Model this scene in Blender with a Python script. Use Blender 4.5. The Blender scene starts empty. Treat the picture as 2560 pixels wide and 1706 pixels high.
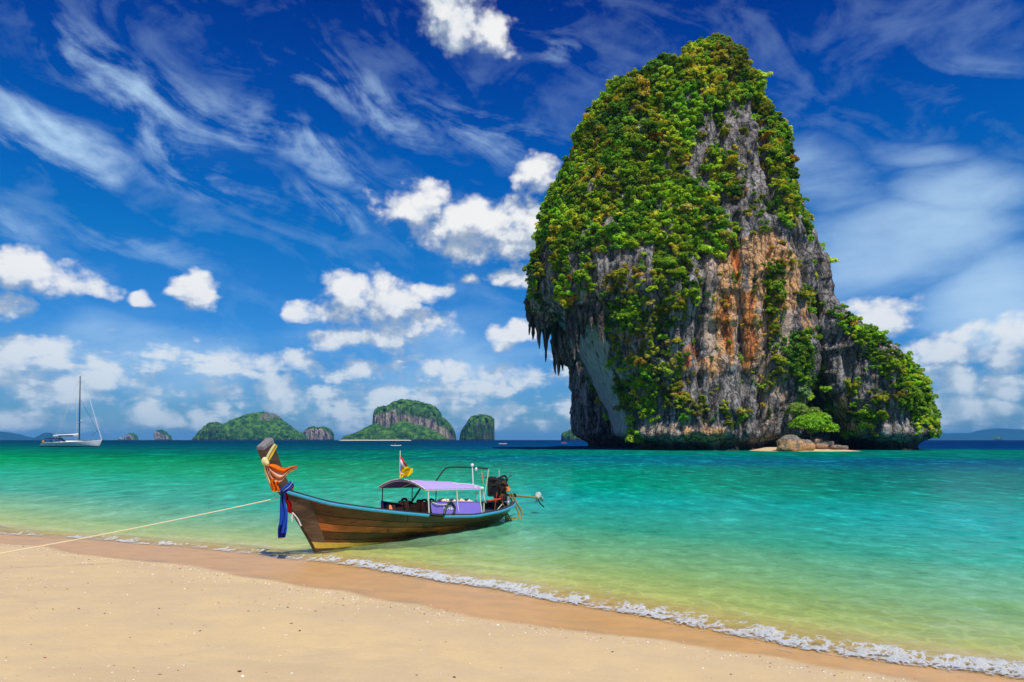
import bpy, bmesh, math, random
import numpy as np
from mathutils import Vector, Matrix, Euler

random.seed(7)
RNG = np.random.default_rng(11)
R = math.radians
SC = bpy.context.scene
COL = SC.collection

# ------------------------------------------------------------------ camera
EYE = 2.7                 # eye height above the water (standing on the beach)
FPX = 1707.0              # focal length in pixels of the 2560 px wide photograph
cam_d = bpy.data.cameras.new('camera')
cam = bpy.data.objects.new('camera', cam_d)
COL.objects.link(cam)
cam.location = (0, 0, EYE)
cam.rotation_euler = (R(90), 0, 0)
cam_d.lens = 24.0
cam_d.sensor_width = 36.0
cam_d.shift_y = 247.0 / 2560.0
cam_d.clip_start = 0.1
cam_d.clip_end = 60000
SC.camera = cam

# ------------------------------------------------------------------ sun, sky, exposure
SUN_EL, SUN_AZ = 61.0, 158.0        # azimuth clockwise from +Y (the view direction): behind the camera, a little right
sd = Vector((math.sin(R(SUN_AZ)) * math.cos(R(SUN_EL)), math.cos(R(SUN_AZ)) * math.cos(R(SUN_EL)), math.sin(R(SUN_EL))))
sun_d = bpy.data.lights.new('sun', 'SUN')
sun_d.energy = 4.6
sun_d.angle = R(0.53)
sun_d.color = (1.0, 0.95, 0.87)
sun = bpy.data.objects.new('sun', sun_d)
sun.rotation_euler = sd.to_track_quat('Z', 'Y').to_euler()
sun.location = (0, -20, 60)
COL.objects.link(sun)

SC.view_settings.view_transform = 'Standard'
SC.view_settings.look = 'None'
SC.view_settings.exposure = 0.0
SC.view_settings.gamma = 1.0
SC.view_settings.use_curve_mapping = False
cy = SC.cycles
cy.use_denoising = True
cy.max_bounces = 6
cy.diffuse_bounces = 2
cy.glossy_bounces = 3
cy.transmission_bounces = 4
cy.transparent_max_bounces = 12
cy.volume_bounces = 0
cy.use_adaptive_sampling = True
cy.adaptive_threshold = 0.015
cy.sample_clamp_indirect = 4.0


class NT:
    """small helper to write node trees as expressions"""
    def __init__(s, tree, dims='3D'):
        s.t = tree
        s.dims = dims
        s.n = tree.nodes
        s.l = tree.links

    def new(s, kind, **kw):
        n = s.n.new(kind)
        for k, v in kw.items():
            setattr(n, k, v)
        return n

    def put(s, sock, v):
        if v is None:
            return
        if isinstance(v, bpy.types.NodeSocket):
            s.l.new(v, sock)
        else:
            try:
                sock.default_value = v
            except Exception:
                sock.default_value = (v[0], v[1], v[2], 1.0) if len(v) == 3 else tuple(v)[:3]

    def m(s, op, a, b=None, c=None, clamp=False):
        n = s.new('ShaderNodeMath', operation=op, use_clamp=clamp)
        s.put(n.inputs[0], a)
        s.put(n.inputs[1], b)
        s.put(n.inputs[2], c)
        return n.outputs[0]

    def vm(s, op, a, b=None, scale=None):
        n = s.new('ShaderNodeVectorMath', operation=op)
        s.put(n.inputs[0], a)
        s.put(n.inputs[1], b)
        if scale is not None:
            s.put(n.inputs['Scale'], scale)
        return n.outputs['Value'] if op in ('LENGTH', 'DOT_PRODUCT', 'DISTANCE') else n.outputs[0]

    def xyz(s, x, y, z=0.0):
        n = s.new('ShaderNodeCombineXYZ')
        s.put(n.inputs[0], x); s.put(n.inputs[1], y); s.put(n.inputs[2], z)
        return n.outputs[0]

    def sep(s, v):
        n = s.new('ShaderNodeSeparateXYZ')
        s.put(n.inputs[0], v)
        return n.outputs

    def noise(s, vec, scale=1.0, detail=4.0, rough=0.5, dist=0.0, out='Fac', **kw):
        n = s.new('ShaderNodeTexNoise', noise_dimensions=s.dims, **kw)
        s.put(n.inputs['Vector'], vec)
        s.put(n.inputs['Scale'], scale); s.put(n.inputs['Detail'], detail)
        s.put(n.inputs['Roughness'], rough); s.put(n.inputs['Distortion'], dist)
        return n.outputs[0 if out == 'Fac' else 1]

    def voro(s, vec, scale=1.0, detail=0.0, feature='F1', rough=0.5, out=0, smooth=None, rand=1.0):
        n = s.new('ShaderNodeTexVoronoi', voronoi_dimensions=s.dims, feature=feature)
        s.put(n.inputs['Vector'], vec)
        s.put(n.inputs['Scale'], scale)
        s.put(n.inputs['Detail'], detail)
        s.put(n.inputs['Roughness'], rough)
        s.put(n.inputs['Randomness'], rand)
        if smooth is not None:
            s.put(n.inputs['Smoothness'], smooth)
        return n.outputs[out]

    def ramp(s, fac, stops, interp='LINEAR'):
        n = s.new('ShaderNodeValToRGB')
        cr = n.color_ramp
        cr.interpolation = interp
        while len(cr.elements) < len(stops):
            cr.elements.new(0.5)
        for e, (p, c) in zip(cr.elements, stops):
            e.position = p
            e.color = (c[0], c[1], c[2], 1.0) if hasattr(c, '__len__') else (c, c, c, 1.0)
        s.put(n.inputs[0], fac)
        return n.outputs[0]

    def ss(s, v, lo, hi, a=0.0, b=1.0):
        n = s.new('ShaderNodeMapRange', interpolation_type='SMOOTHSTEP')
        s.put(n.inputs[0], v); s.put(n.inputs[1], lo); s.put(n.inputs[2], hi); s.put(n.inputs[3], a); s.put(n.inputs[4], b)
        return n.outputs[0]

    def lin(s, v, lo, hi, a=0.0, b=1.0):
        n = s.new('ShaderNodeMapRange')
        s.put(n.inputs[0], v); s.put(n.inputs[1], lo); s.put(n.inputs[2], hi); s.put(n.inputs[3], a); s.put(n.inputs[4], b)
        return n.outputs[0]

    def mix(s, fac, a, b, blend='MIX'):
        n = s.new('ShaderNodeMix', data_type='RGBA', blend_type=blend)
        s.put(n.inputs[0], fac); s.put(n.inputs[6], a); s.put(n.inputs[7], b)
        return n.outputs[2]

    def bump(s, h, strength=0.5, dist=0.1, normal=None):
        n = s.new('ShaderNodeBump')
        s.put(n.inputs['Strength'], strength); s.put(n.inputs['Distance'], dist); s.put(n.inputs['Height'], h)
        if normal is not None:
            s.put(n.inputs['Normal'], normal)
        return n.outputs[0]

    def attr(s, name, out='Fac'):
        n = s.new('ShaderNodeAttribute', attribute_name=name)
        return n.outputs[out]


# cumulus clouds: photo px centre, half width, half height, weight -> azimuth / elevation
CLOUDS = [
    (1150, 25, 105, 85, 1.0), (1225, 65, 60, 55, .8),
    (1050, 515, 120, 62, 1.1), (1200, 570, 190, 75, 1.2), (1355, 445, 75, 55, 1.0), (1345, 590, 120, 75, 1.1),
    (1295, 690, 75, 32, .95), (1180, 690, 36, 15, .8),
    (40, 665, 95, 62, 1.1), (175, 705, 130, 46, 1.0), (20, 760, 70, 34, .9),
    (365, 738, 48, 24, .85), (482, 722, 48, 52, 1.0), (505, 750, 35, 24, .8),
    (765, 780, 58, 34, 1.0), (930, 765, 150, 90, .95), (1085, 735, 70, 32, .85), (890, 850, 150, 32, 1.0), (1050, 810, 110, 42, .9),
    (1290, 825, 60, 42, 1.0),
    (110, 868, 150, 32, .9), (60, 920, 130, 80, .9), (250, 955, 120, 44, .85),
    (405, 1035, 70, 42, 1.0), (505, 1040, 62, 34, 1.0), (350, 1005, 24, 30, .8),
    (700, 1005, 80, 40, 1.0), (660, 960, 60, 36, .8), (890, 1030, 75, 24, 1.0), (1135, 992, 46, 26, .95), (1240, 1035, 90, 24, .9),
    (650, 905, 170, 34, .7), (860, 925, 200, 34, .7), (1140, 925, 130, 34, .72), (1250, 960, 170, 40, .62),
    (2215, 800, 135, 58, 1.05), (2420, 850, 70, 50, .85), (2535, 850, 90, 80, .95), (2330, 880, 200, 40, .8),
    (2370, 955, 100, 44, .95), (2500, 960, 110, 52, 1.0), (2430, 1020, 170, 40, .75), (2360, 1055, 90, 18, .7),
]
CIRRUS = [   # photo px centre, half width, half height, weight, tilt in degrees (down to the right)
    (330, 210, 330, 80, .78, 22), (520, 270, 350, 60, .62, 14), (130, 350, 300, 80, .98, 12), (240, 410, 150, 60, .8, 35),
    (450, 350, 260, 60, .75, 22), (760, 370, 240, 62, .78, 26), (560, 470, 260, 70, .45, 8), (800, 520, 110, 46, .62, 22),
    (960, 270, 220, 60, .55, 25), (1210, 330, 240, 60, .5, 22), (760, 190, 170, 40, .5, 20), (1380, 145, 46, 30, .6, 20),
    (1040, 345, 26, 22, .6, 40),
    (2200, 455, 46, 34, .55, 60), (2440, 160, 160, 40, .16, 20), (330, 630, 260, 40, .3, 10), (60, 590, 150, 50, .4, 15),
    (1080, 250, 130, 40, .25, 25),
]
VEILS = [(2230, 640, 380, 120, 1.0, 4), (2480, 750, 240, 140, 1.0, 0), (2060, 450, 190, 110, .55, 30), (2420, 500, 260, 90, .6, 8), (2330, 380, 140, 36, .35, 12), (1180, 900, 420, 110, .5, 0), (300, 900, 380, 110, .5, 0)]


def azel(px, py):
    u, v = (px - 1280.0) / FPX, (1100.0 - py) / FPX
    a = math.atan(u)
    return math.degrees(a), math.degrees(math.atan(v * math.cos(a)))


def blob(nt, P, px, py, hw, hh, wt, tilt=0.0):
    a, e = azel(px, py)
    sx = math.degrees(hw / FPX) * math.cos(R(a)) ** 2
    sy = math.degrees(hh / FPX) * math.cos(R(a))
    d = nt.vm('SUBTRACT', P, (a, e, 0))
    if tilt:
        n = nt.new('ShaderNodeVectorRotate', rotation_type='Z_AXIS')
        nt.put(n.inputs['Vector'], d)
        n.inputs['Angle'].default_value = R(tilt)
        d = n.outputs[0]
    d = nt.vm('MULTIPLY', d, (1 / sx, 1 / sy, 0))
    q = nt.vm('DOT_PRODUCT', d, d)
    return nt.m('MULTIPLY_ADD', q, -wt, wt)          # wt * (1 - r^2)


def cloud_group():
    g = bpy.data.node_groups.new('cumulus_density', 'ShaderNodeTree')
    g.interface.new_socket('P', in_out='INPUT', socket_type='NodeSocketVector')
    g.interface.new_socket('D', in_out='OUTPUT', socket_type='NodeSocketFloat')
    nt = NT(g, '2D')
    gi = nt.new('NodeGroupInput'); go = nt.new('NodeGroupOutput')
    P = gi.outputs[0]
    # large soft warp so that no ellipse stays an ellipse
    wn = nt.noise(nt.vm('MULTIPLY', P, (.16, .3, 0)), 1.0, 3, .55, out='Color')
    w = nt.vm('MULTIPLY', nt.vm('SUBTRACT', wn, (.5, .5, .5)), (5.0, 2.4, 0))
    Q = nt.vm('ADD', P, w)
    acc = None
    for c in CLOUDS:
        v = blob(nt, Q, *c)
        acc = v if acc is None else nt.m('MAXIMUM', acc, v)
    # outside the frame the same weather goes on: a field of loose cumulus
    az, el, _ = nt.sep(P)
    far = nt.ss(nt.m('ABSOLUTE', az), 38, 46)
    f2 = nt.noise(nt.vm('MULTIPLY', P, (.055, .1, 0)), 1.0, 3, .5)
    f2 = nt.m('MULTIPLY_ADD', f2, 4.0, -2.35)
    f2 = nt.m('SUBTRACT', f2, nt.lin(el, 25, 60, 0, 2.0))
    acc = nt.m('MAXIMUM', acc, nt.m('ADD', f2, nt.m('MULTIPLY_ADD', far, 4.0, -4.0)))
    # a bank of small broken cumulus near the horizon
    b = nt.noise(nt.vm('MULTIPLY', nt.vm('ADD', P, (31, 7, 0)), (.13, .42, 0)), 1.0, 4, .6)
    band = nt.m('MULTIPLY', nt.ss(el, -1.0, 1.2), nt.ss(el, 10.5, 5.0))
    b = nt.m('ADD', nt.m('MULTIPLY_ADD', b, 4.2, -1.75), nt.m('MULTIPLY_ADD', band, 2.2, -2.2))
    acc = nt.m('MAXIMUM', acc, b)
    acc = nt.m('MAXIMUM', acc, -1.6)
    # billows
    S = nt.vm('MULTIPLY', P, (1.0, 1.25, 0))
    v1 = nt.voro(S, .34, 3.0, 'SMOOTH_F1', .55, smooth=.6)
    n1 = nt.noise(S, .5, 7, .58)
    D = nt.m('ADD', acc, nt.m('MULTIPLY_ADD', v1, -1.05, .5))
    D = nt.m('ADD', D, nt.m('MULTIPLY_ADD', n1, 1.5, -.75))
    nt.l.new(D, go.inputs[0])
    return g


SKY_STR = 0.10
w = bpy.data.worlds.new('World')
SC.world = w
w.use_nodes = True
w.node_tree.nodes.clear()
nt = NT(w.node_tree, '2D')
sky = nt.new('ShaderNodeTexSky', sky_type='NISHITA')
sky.sun_disc = False
sky.sun_elevation = R(SUN_EL)
sky.sun_rotation = R(SUN_AZ)
sky.altitude = 0
sky.air_density = 1.0
sky.dust_density = 0.3
sky.ozone_density = 2.5
tc = nt.new('ShaderNodeTexCoord')
dx, dy, dz = nt.sep(nt.vm('NORMALIZE', tc.outputs['Generated']))
AZ = nt.m('MULTIPLY', nt.m('ARCTAN2', dx, dy), 180 / math.pi)
EL = nt.m('MULTIPLY', nt.m('ARCSINE', dz), 180 / math.pi)
P = nt.xyz(AZ, EL, 0)
# polarising-filter grade of the clear sky, by elevation
grade = nt.ramp(nt.m('DIVIDE', EL, 60.0), [
    (0.0, (.24, .46, .80)), (.06, (.22, .52, .92)), (.14, (.14, .58, 1.08)), (.26, (.02, .55, 1.10)),
    (.36, (.0, .44, 1.12)), (.46, (.0, .29, 1.0)), (.56, (.0, .16, .80)), (1.0, (.0, .13, .70))])
clear = nt.mix(1.0, sky.outputs[0], grade, 'MULTIPLY')
clear = nt.mix(1.0, clear, (1.0, 1.0, 1.0), 'MULTIPLY')
# cirrus
wc = nt.noise(nt.vm('MULTIPLY', P, (.05, .08, 0)), 1.0, 2, .5, out='Color')
PW = nt.vm('ADD', P, nt.vm('MULTIPLY', nt.vm('SUBTRACT', wc, (.5, .5, .5)), (7, 4, 0)))
accC = None
for c in CIRRUS:
    v = blob(nt, PW, *c)
    accC = v if accC is None else nt.m('MAXIMUM', accC, v)
out_f = nt.m('MAXIMUM', nt.ss(nt.m('ABSOLUTE', AZ), 38, 48), nt.ss(EL, 33, 40))
gen = nt.m('MULTIPLY', nt.m('MULTIPLY_ADD', nt.noise(nt.vm('MULTIPLY', P, (.02, .05, 0)), 1.0, 3, .5), 3.0, -1.2), out_f)
accC = nt.m('MAXIMUM', accC, gen)
rot = nt.new('ShaderNodeVectorRotate', rotation_type='Z_AXIS')
nt.put(rot.inputs['Vector'], PW)
rot.inputs['Angle'].default_value = R(21)
st = nt.vm('MULTIPLY', rot.outputs[0], (.13, .34, 0))
s1 = nt.noise(st, 1.0, 8, .56, .5)
s2 = nt.noise(nt.vm('MULTIPLY', P, (.5, .9, 0)), 1.0, 6, .6)
cir = nt.m('MULTIPLY', nt.ss(accC, -.40, 1.0), nt.ss(nt.m('ADD', s1, nt.m('MULTIPLY', s2, .30)), .46, 1.0))
cir = nt.m('MAXIMUM', nt.m('MULTIPLY_ADD', cir, 1.0, -.04), 0.0)
veil = nt.m('MULTIPLY', nt.ss(nt.noise(nt.vm('MULTIPLY', PW, (.05, .16, 0)), 1.0, 6, .6), .5, .9), nt.lin(EL, 0, 24, .25, .0))
cir = nt.m('MAXIMUM', cir, veil)
accV = None
for c in VEILS:
    v = blob(nt, PW, *c)
    accV = v if accV is None else nt.m('MAXIMUM', accV, v)
vn = nt.noise(nt.vm('MULTIPLY', PW, (.07, .20, 0)), 1.0, 6, .55)
cir = nt.m('MAXIMUM', cir, nt.m('MULTIPLY', nt.ss(nt.m('ADD', accV, nt.m('MULTIPLY_ADD', vn, 1.6, -.8)), -.15, 1.15), .80))
# cumulus, lit from above
G = cloud_group()
g1 = nt.new('ShaderNodeGroup'); g1.node_tree = G
nt.put(g1.inputs[0], P)
g2 = nt.new('ShaderNodeGroup'); g2.node_tree = G
nt.put(g2.inputs[0], nt.vm('ADD', P, (.5, 1.9, 0)))
D1, D2 = g1.outputs[0], g2.outputs[0]
ca = nt.ss(D1, -.52, .58)
slope = nt.m('SUBTRACT', D1, D2)
lit = nt.m('ADD', nt.m('MULTIPLY_ADD', slope, .66, .33), nt.m('MULTIPLY', nt.ss(D1, -.2, 1.2), .14))
ccol = nt.ramp(lit, [(.10, (.33, .42, .55)), (.40, (.50, .57, .68)), (.62, (.76, .80, .85)), (1.0, (.93, .93, .92))])
# distance haze on the low clouds
ccol = nt.mix(nt.ss(EL, 13.0, 0.5, 0, .5), ccol, (.52, .67, .80))
ca = nt.m('MULTIPLY', ca, nt.lin(EL, 0, 14, .72, .97))
skyc = nt.mix(cir, clear, nt.vm('SCALE', (.50, .72, .94), scale=1 / SKY_STR))
skyc = nt.mix(ca, skyc, nt.vm('SCALE', ccol, scale=1 / SKY_STR))
bg = nt.new('ShaderNodeBackground')
nt.put(bg.inputs[0], skyc)
bg.inputs[1].default_value = SKY_STR
wo = nt.new('ShaderNodeOutputWorld')
nt.l.new(bg.outputs[0], wo.inputs[0])
w.cycles.sampling_method = 'MANUAL'
w.cycles.sample_map_resolution = 512


# ------------------------------------------------------------------ helpers
def tag(o, label=None, cat=None, group=None, kind=None):
    if label: o['label'] = label
    if cat: o['category'] = cat
    if group: o['group'] = group
    if kind: o['kind'] = kind
    return o


def link(name, me, mat=None, parent=None, loc=None):
    o = bpy.data.objects.new(name, me)
    COL.objects.link(o)
    if mat is not None and me is not None:
        for mm in (mat if isinstance(mat, (list, tuple)) else [mat]):
            me.materials.append(mm)
    if parent is not None:
        o.parent = parent
    if loc is not None:
        o.location = loc
    return o


def empty(name, loc=(0, 0, 0), rotz=0.0):
    o = bpy.data.objects.new(name, None)
    o.empty_display_size = 0.3
    COL.objects.link(o)
    o.location = loc
    o.rotation_euler = (0, 0, rotz)
    return o


def np_mesh(name, V, F, smooth=True):
    """V (n,3), F (m,k) with constant k"""
    V = np.ascontiguousarray(V, dtype=np.float32)
    F = np.ascontiguousarray(F, dtype=np.int32)
    me = bpy.data.meshes.new(name)
    k = F.shape[1]
    me.vertices.add(len(V)); me.vertices.foreach_set('co', V.ravel())
    me.loops.add(F.size); me.loops.foreach_set('vertex_index', F.ravel())
    me.polygons.add(len(F))
    me.polygons.foreach_set('loop_start', np.arange(0, F.size, k, dtype=np.int32))
    me.polygons.foreach_set('use_smooth', np.full(len(F), smooth, dtype=bool))
    me.update(calc_edges=True)
    return me


def f_attr(me, name, arr, domain='POINT'):
    a = me.attributes.new(name, 'FLOAT', domain)
    a.data.foreach_set('value', np.ascontiguousarray(arr, dtype=np.float32))


def c_attr(me, name, arr, domain='POINT'):
    a = me.attributes.new(name, 'FLOAT_COLOR', domain)
    c = np.ones((len(arr), 4), dtype=np.float32)
    c[:, :3] = arr
    a.data.foreach_set('color', c.ravel())


def grid_faces(nx, ny, wrap=False):
    """vertex (j, i) at j*nx+i; wrap closes i"""
    i = np.arange(nx if wrap else nx - 1)
    j = np.arange(ny - 1)
    I, J = np.meshgrid(i, j)
    I2 = (I + 1) % nx
    return np.stack([J * nx + I, J * nx + I2, (J + 1) * nx + I2, (J + 1) * nx + I], -1).reshape(-1, 4)


def _h(ix, iy, iz, seed):
    h = (ix.astype(np.uint32) * np.uint32(374761393) + iy.astype(np.uint32) * np.uint32(668265263)
         + iz.astype(np.uint32) * np.uint32(2147483647 - 1274126177) + np.uint32((seed * 974711 + 12345) & 0xffffffff))
    h = (h ^ (h >> np.uint32(13))) * np.uint32(1274126177)
    h = (h ^ (h >> np.uint32(16))) * np.uint32(2246822519)
    return ((h ^ (h >> np.uint32(15))) & np.uint32(0xffffff)).astype(np.float32) / 16777215.0


_ROT = np.array([[.36, .48, -.8], [-.8, .6, 0], [.48, .64, .6]], dtype=np.float32)


def vnoise(p, seed=0):
    """value noise in [-1, 1]"""
    p = p.astype(np.float32)
    f = np.floor(p)
    i = f.astype(np.int64).astype(np.int32)
    t = p - f
    u = t * t * t * (t * (t * 6 - 15) + 10)
    ux, uy, uz = u[:, 0], u[:, 1], u[:, 2]
    x0, y0, z0 = i[:, 0], i[:, 1], i[:, 2]
    with np.errstate(over='ignore'):
        def c(a, b, d):
            return _h(x0 + a, y0 + b, z0 + d, seed)
        a = c(0, 0, 0) * (1 - ux) + c(1, 0, 0) * ux
        b = c(0, 1, 0) * (1 - ux) + c(1, 1, 0) * ux
        e = c(0, 0, 1) * (1 - ux) + c(1, 0, 1) * ux
        g = c(0, 1, 1) * (1 - ux) + c(1, 1, 1) * ux
    return ((a * (1 - uy) + b * uy) * (1 - uz) + (e * (1 - uy) + g * uy) * uz) * 2 - 1


def fbm(p, octaves=4, seed=0, gain=.5, ridged=False, rot=True):
    p = np.asarray(p, dtype=np.float32)
    s = np.zeros(len(p), dtype=np.float32)
    amp, tot = 1.0, 0.0
    q = p
    for o in range(octaves):
        n = vnoise(q + o * 17.3, seed + o)
        if ridged:
            n = 1 - 2 * np.abs(n)
        s += amp * n
        tot += amp
        amp *= gain
        q = (q @ _ROT.T * 2.03) if rot else q * 2.03
    return s / tot


def sstep(x, lo, hi):
    t = np.clip((x - lo) / (hi - lo), 0, 1)
    return t * t * (3 - 2 * t)


def in_poly(px, py, poly):
    poly = np.asarray(poly, dtype=np.float64)
    inside = np.zeros(len(px), dtype=bool)
    n = len(poly)
    for k in range(n):
        x1, y1 = poly[k]
        x2, y2 = poly[(k + 1) % n]
        c = ((y1 > py) != (y2 > py)) & (px < (x2 - x1) * (py - y1) / (y2 - y1 + 1e-12) + x1)
        inside ^= c
    return inside


def to_px(V):
    return 1280 + FPX * V[:, 0] / V[:, 1], 1100 - FPX * (V[:, 2] - EYE) / V[:, 1]


def at(px, py, Y):
    return Vector(((px - 1280) / FPX * Y, Y, EYE - (py - 1100) / FPX * Y))


def new_mat(name):
    m = bpy.data.materials.new(name)
    m.use_nodes = True
    m.node_tree.nodes.clear()
    nt = NT(m.node_tree)
    out = nt.new('ShaderNodeOutputMaterial')
    return m, nt, out


def pbsdf(nt, out, col, rough=.6, spec=.5, normal=None, metallic=0.0, **kw):
    b = nt.new('ShaderNodeBsdfPrincipled')
    nt.put(b.inputs['Base Color'], col)
    nt.put(b.inputs['Roughness'], rough)
    nt.put(b.inputs['Specular IOR Level'], spec)
    nt.put(b.inputs['Metallic'], metallic)
    if normal is not None:
        nt.put(b.inputs['Normal'], normal)
    for k, v in kw.items():
        nt.put(b.inputs[k.replace('_', ' ')], v)
    if out is not None:
        nt.l.new(b.outputs[0], out.inputs[0])
    return b


def simple_mat(name, col, rough=.6, spec=.4, var=.25, scale=6.0, metallic=0.0, bump=0.0, stretch=(1, 1, 1)):
    m, nt, out = new_mat(name)
    tc = nt.new('ShaderNodeTexCoord')
    v = nt.vm('MULTIPLY', tc.outputs['Object'], stretch)
    n = nt.noise(v, scale, 5, .6)
    c = nt.mix(n, tuple(x * (1 - var) for x in col), tuple(min(1, x * (1 + var)) for x in col))
    nrm = nt.bump(n, bump, .02) if bump else None
    pbsdf(nt, out, c, rough, spec, nrm, metallic)
    return m

# ------------------------------------------------------------------ shoreline, beach and sea
NX, NY = 0.524, 0.852          # offshore direction
FOAM_PX = [(-900, 1225), (-400, 1275), (0, 1338), (250, 1352), (560, 1378), (760, 1402), (935, 1424), (990, 1441), (1184, 1468), (1275, 1486), (1407, 1508),
           (1494, 1521), (1568, 1538), (1660, 1552), (1794, 1585), (2004, 1633), (2196, 1652), (2310, 1669), (2560, 1700), (3000, 1770)]
WET_PX = [(-900, 1240), (-400, 1295), (0, 1361), (88, 1366), (183, 1386), (311, 1401), (475, 1417), (530, 1426), (585, 1444), (676, 1454), (768, 1470), (860, 1481),
          (910, 1497), (1056, 1516), (1165, 1541), (1275, 1559), (1385, 1574), (1531, 1589), (1660, 1601), (1794, 1629), (1928, 1644),
          (2042, 1671), (2176, 1686), (2272, 1703), (2600, 1760), (3000, 1830)]


def st_of(x, y):
    return NX * x + NY * y - 10.35, NY * x - NX * y


_ft, _fs = [], []
for px_, py_ in FOAM_PX:
    Y_ = EYE * FPX / (py_ - 1100); X_ = (px_ - 1280) / FPX * Y_
    s_, t_ = st_of(X_, Y_)
    _ft.append(t_); _fs.append(s_)
_o = np.argsort(_ft)
_ft = np.array(_ft)[_o]; _fs = np.array(_fs)[_o]


def s_off(x, y):
    """metres offshore of the swash line (negative: up the beach), and the along-shore coordinate"""
    s, t = st_of(x, y)
    o = np.zeros_like(t)
    for d in (-1.2, -.6, 0, .6, 1.2):
        o = o + np.interp(t + d, _ft, _fs, left=-1.5, right=-.8)
    return s - o / 5, t


def sand_z(s):
    up = np.maximum(-s, 0)
    zu = .085 * up - .0016 * up ** 2
    zu = np.where(up > 22, 1.1 + 0.01 * (up - 22), zu)
    dn = np.maximum(s, 0)
    zd = -.055 * dn - .0 * dn
    zd = np.where(dn > 60, -3.3 - .02 * (dn - 60), zd)
    return np.where(s < 0, zu, np.maximum(zd, -9))


_wt, _ws = [], []
for px_, py_ in WET_PX:
    Y_ = EYE * FPX / (py_ - 1100)
    for _ in range(30):
        X_ = (px_ - 1280) / FPX * Y_
        s_, t_ = s_off(np.array([X_]), np.array([Y_]))
        Y_ = .5 * Y_ + .5 * (EYE - float(sand_z(s_)[0])) * FPX / (py_ - 1100)
    _wt.append(float(t_[0])); _ws.append(float(s_[0]))
_o = np.argsort(_wt)
_wt = np.array(_wt)[_o]; _ws = np.array(_ws)[_o]


def axis(lo, hi, step, far, ratio=1.12):
    a = list(np.arange(lo, hi + 1e-6, step))
    d = step
    x = a[-1]
    while x < far:
        d *= ratio; x += d; a.append(x)
    d = step; x = a[0]
    pre = []
    while x > -far:
        d *= ratio; x -= d; pre.append(x)
    return np.array(pre[::-1] + a)


# sand: one sheet, beach and seabed
gx = axis(-17, 10, .095, 9000, 1.18)
gy = axis(3.6, 24, .095, 9000, 1.18)
X, Y = np.meshgrid(gx, gy)
X = X.ravel(); Y = Y.ravel()
def sand_height(X, Y):
    s, t = s_off(X, Y)
    Z = sand_z(s)
    pz = np.stack([X, Y, np.zeros_like(X)], 1)
    near = np.exp(-np.maximum(0, np.hypot(X, Y - 10) - 20) / 20)
    Z = Z + near * (.012 * fbm(pz * .9, 4, 3) + .02 * fbm(pz * .22, 3, 5)) * sstep(-s, .8, 3.0)
    dents = fbm(pz * 2.6, 3, 21)
    Z = Z - near * .016 * sstep(dents, .28, .6) * sstep(-s, 2.2, 4.0)
    Z = Z + near * (.02 * np.sin(s * 7 + 2.5 * fbm(pz * .6, 3, 9)) * sstep(s, .4, 1.5) * .6 + .035 * fbm(pz * .7, 3, 12) * sstep(s, .4, 2.0))
    return Z, s, t, pz


Z, s, t, pz = sand_height(X, Y)
sand_me = np_mesh('beach_sand', np.stack([X, Y, Z], 1), grid_faces(len(gx), len(gy)))
wl = np.interp(t, _wt, _ws, left=_ws[0], right=_ws[-1])
wl = wl + .10 * fbm(pz * 1.1, 4, 31) + .05 * fbm(pz * 5, 3, 33)
f_attr(sand_me, 'wet', sstep(s - wl, -.03, .16))
f_attr(sand_me, 'rim', np.exp(-((s - wl + .10) / .28) ** 2))
f_attr(sand_me, 'offs', s)

m, nt, out = new_mat('sand')
geo = nt.new('ShaderNodeNewGeometry')
Pw = geo.outputs['Position']
wet = nt.attr('wet'); offs = nt.attr('offs')
big = nt.noise(nt.vm('MULTIPLY', Pw, (.35, .8, 1)), 1.0, 4, .55)
mid = nt.noise(Pw, 2.2, 5, .6)
fine = nt.noise(Pw, 90.0, 3, .7)
grain = nt.noise(Pw, 420.0, 2, .6)
dry = nt.ramp(big, [(.3, (.58, .425, .232)), (.5, (.65, .48, .258)), (.68, (.70, .51, .252))])
dry = nt.mix(nt.ss(mid, .3, .7, 0, .35), dry, (.50, .385, .255))
dry = nt.mix(nt.ss(fine, .35, .72, 0, .28), dry, (.36, .27, .18))
dry = nt.mix(nt.ss(grain, .62, .74, 0, .5), dry, (.72, .62, .48))
wetc = nt.ramp(mid, [(.3, (.55, .31, .115)), (.6, (.67, .38, .14)), (.8, (.55, .33, .14))])
wetc = nt.mix(nt.ss(fine, .35, .72, 0, .3), wetc, (.27, .16, .08))
seab = nt.ramp(nt.noise(nt.vm('MULTIPLY', Pw, (.8, 1.6, 1)), 1.0, 5, .6, .4), [(.3, (.48, .43, .19)), (.55, (.66, .58, .25)), (.72, (.80, .72, .28))])
caustic_lines = nt.voro(nt.vm('ADD', Pw, nt.vm('SCALE', nt.noise(Pw, 1.3, 3, .5, out='Color'), scale=.6)), 2.6, 1.0, 'DISTANCE_TO_EDGE')
streak = nt.noise(nt.vm('MULTIPLY', nt.vm('ADD', Pw, nt.vm('SCALE', nt.noise(Pw, .5, 2, .5, out='Color'), scale=.8)), (.9, 3.4, 1)), 1.0, 5, .6)
wetc = nt.mix(nt.ss(streak, .5, .68, 0, .45), wetc, (.40, .27, .15))
wetc = nt.mix(nt.m('MULTIPLY', nt.attr('rim'), nt.ss(streak, .35, .6, .2, .75)), wetc, (.33, .22, .12))
c = nt.mix(wet, dry, wetc)
seab = nt.mix(nt.ss(caustic_lines, .10, .02, 0, .5), seab, (.92, .86, .40))  # bright caustic network painted into the seabed colour
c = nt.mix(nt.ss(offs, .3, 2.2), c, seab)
rgh = nt.lin(wet, 0, 1, .92, .42)
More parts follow.
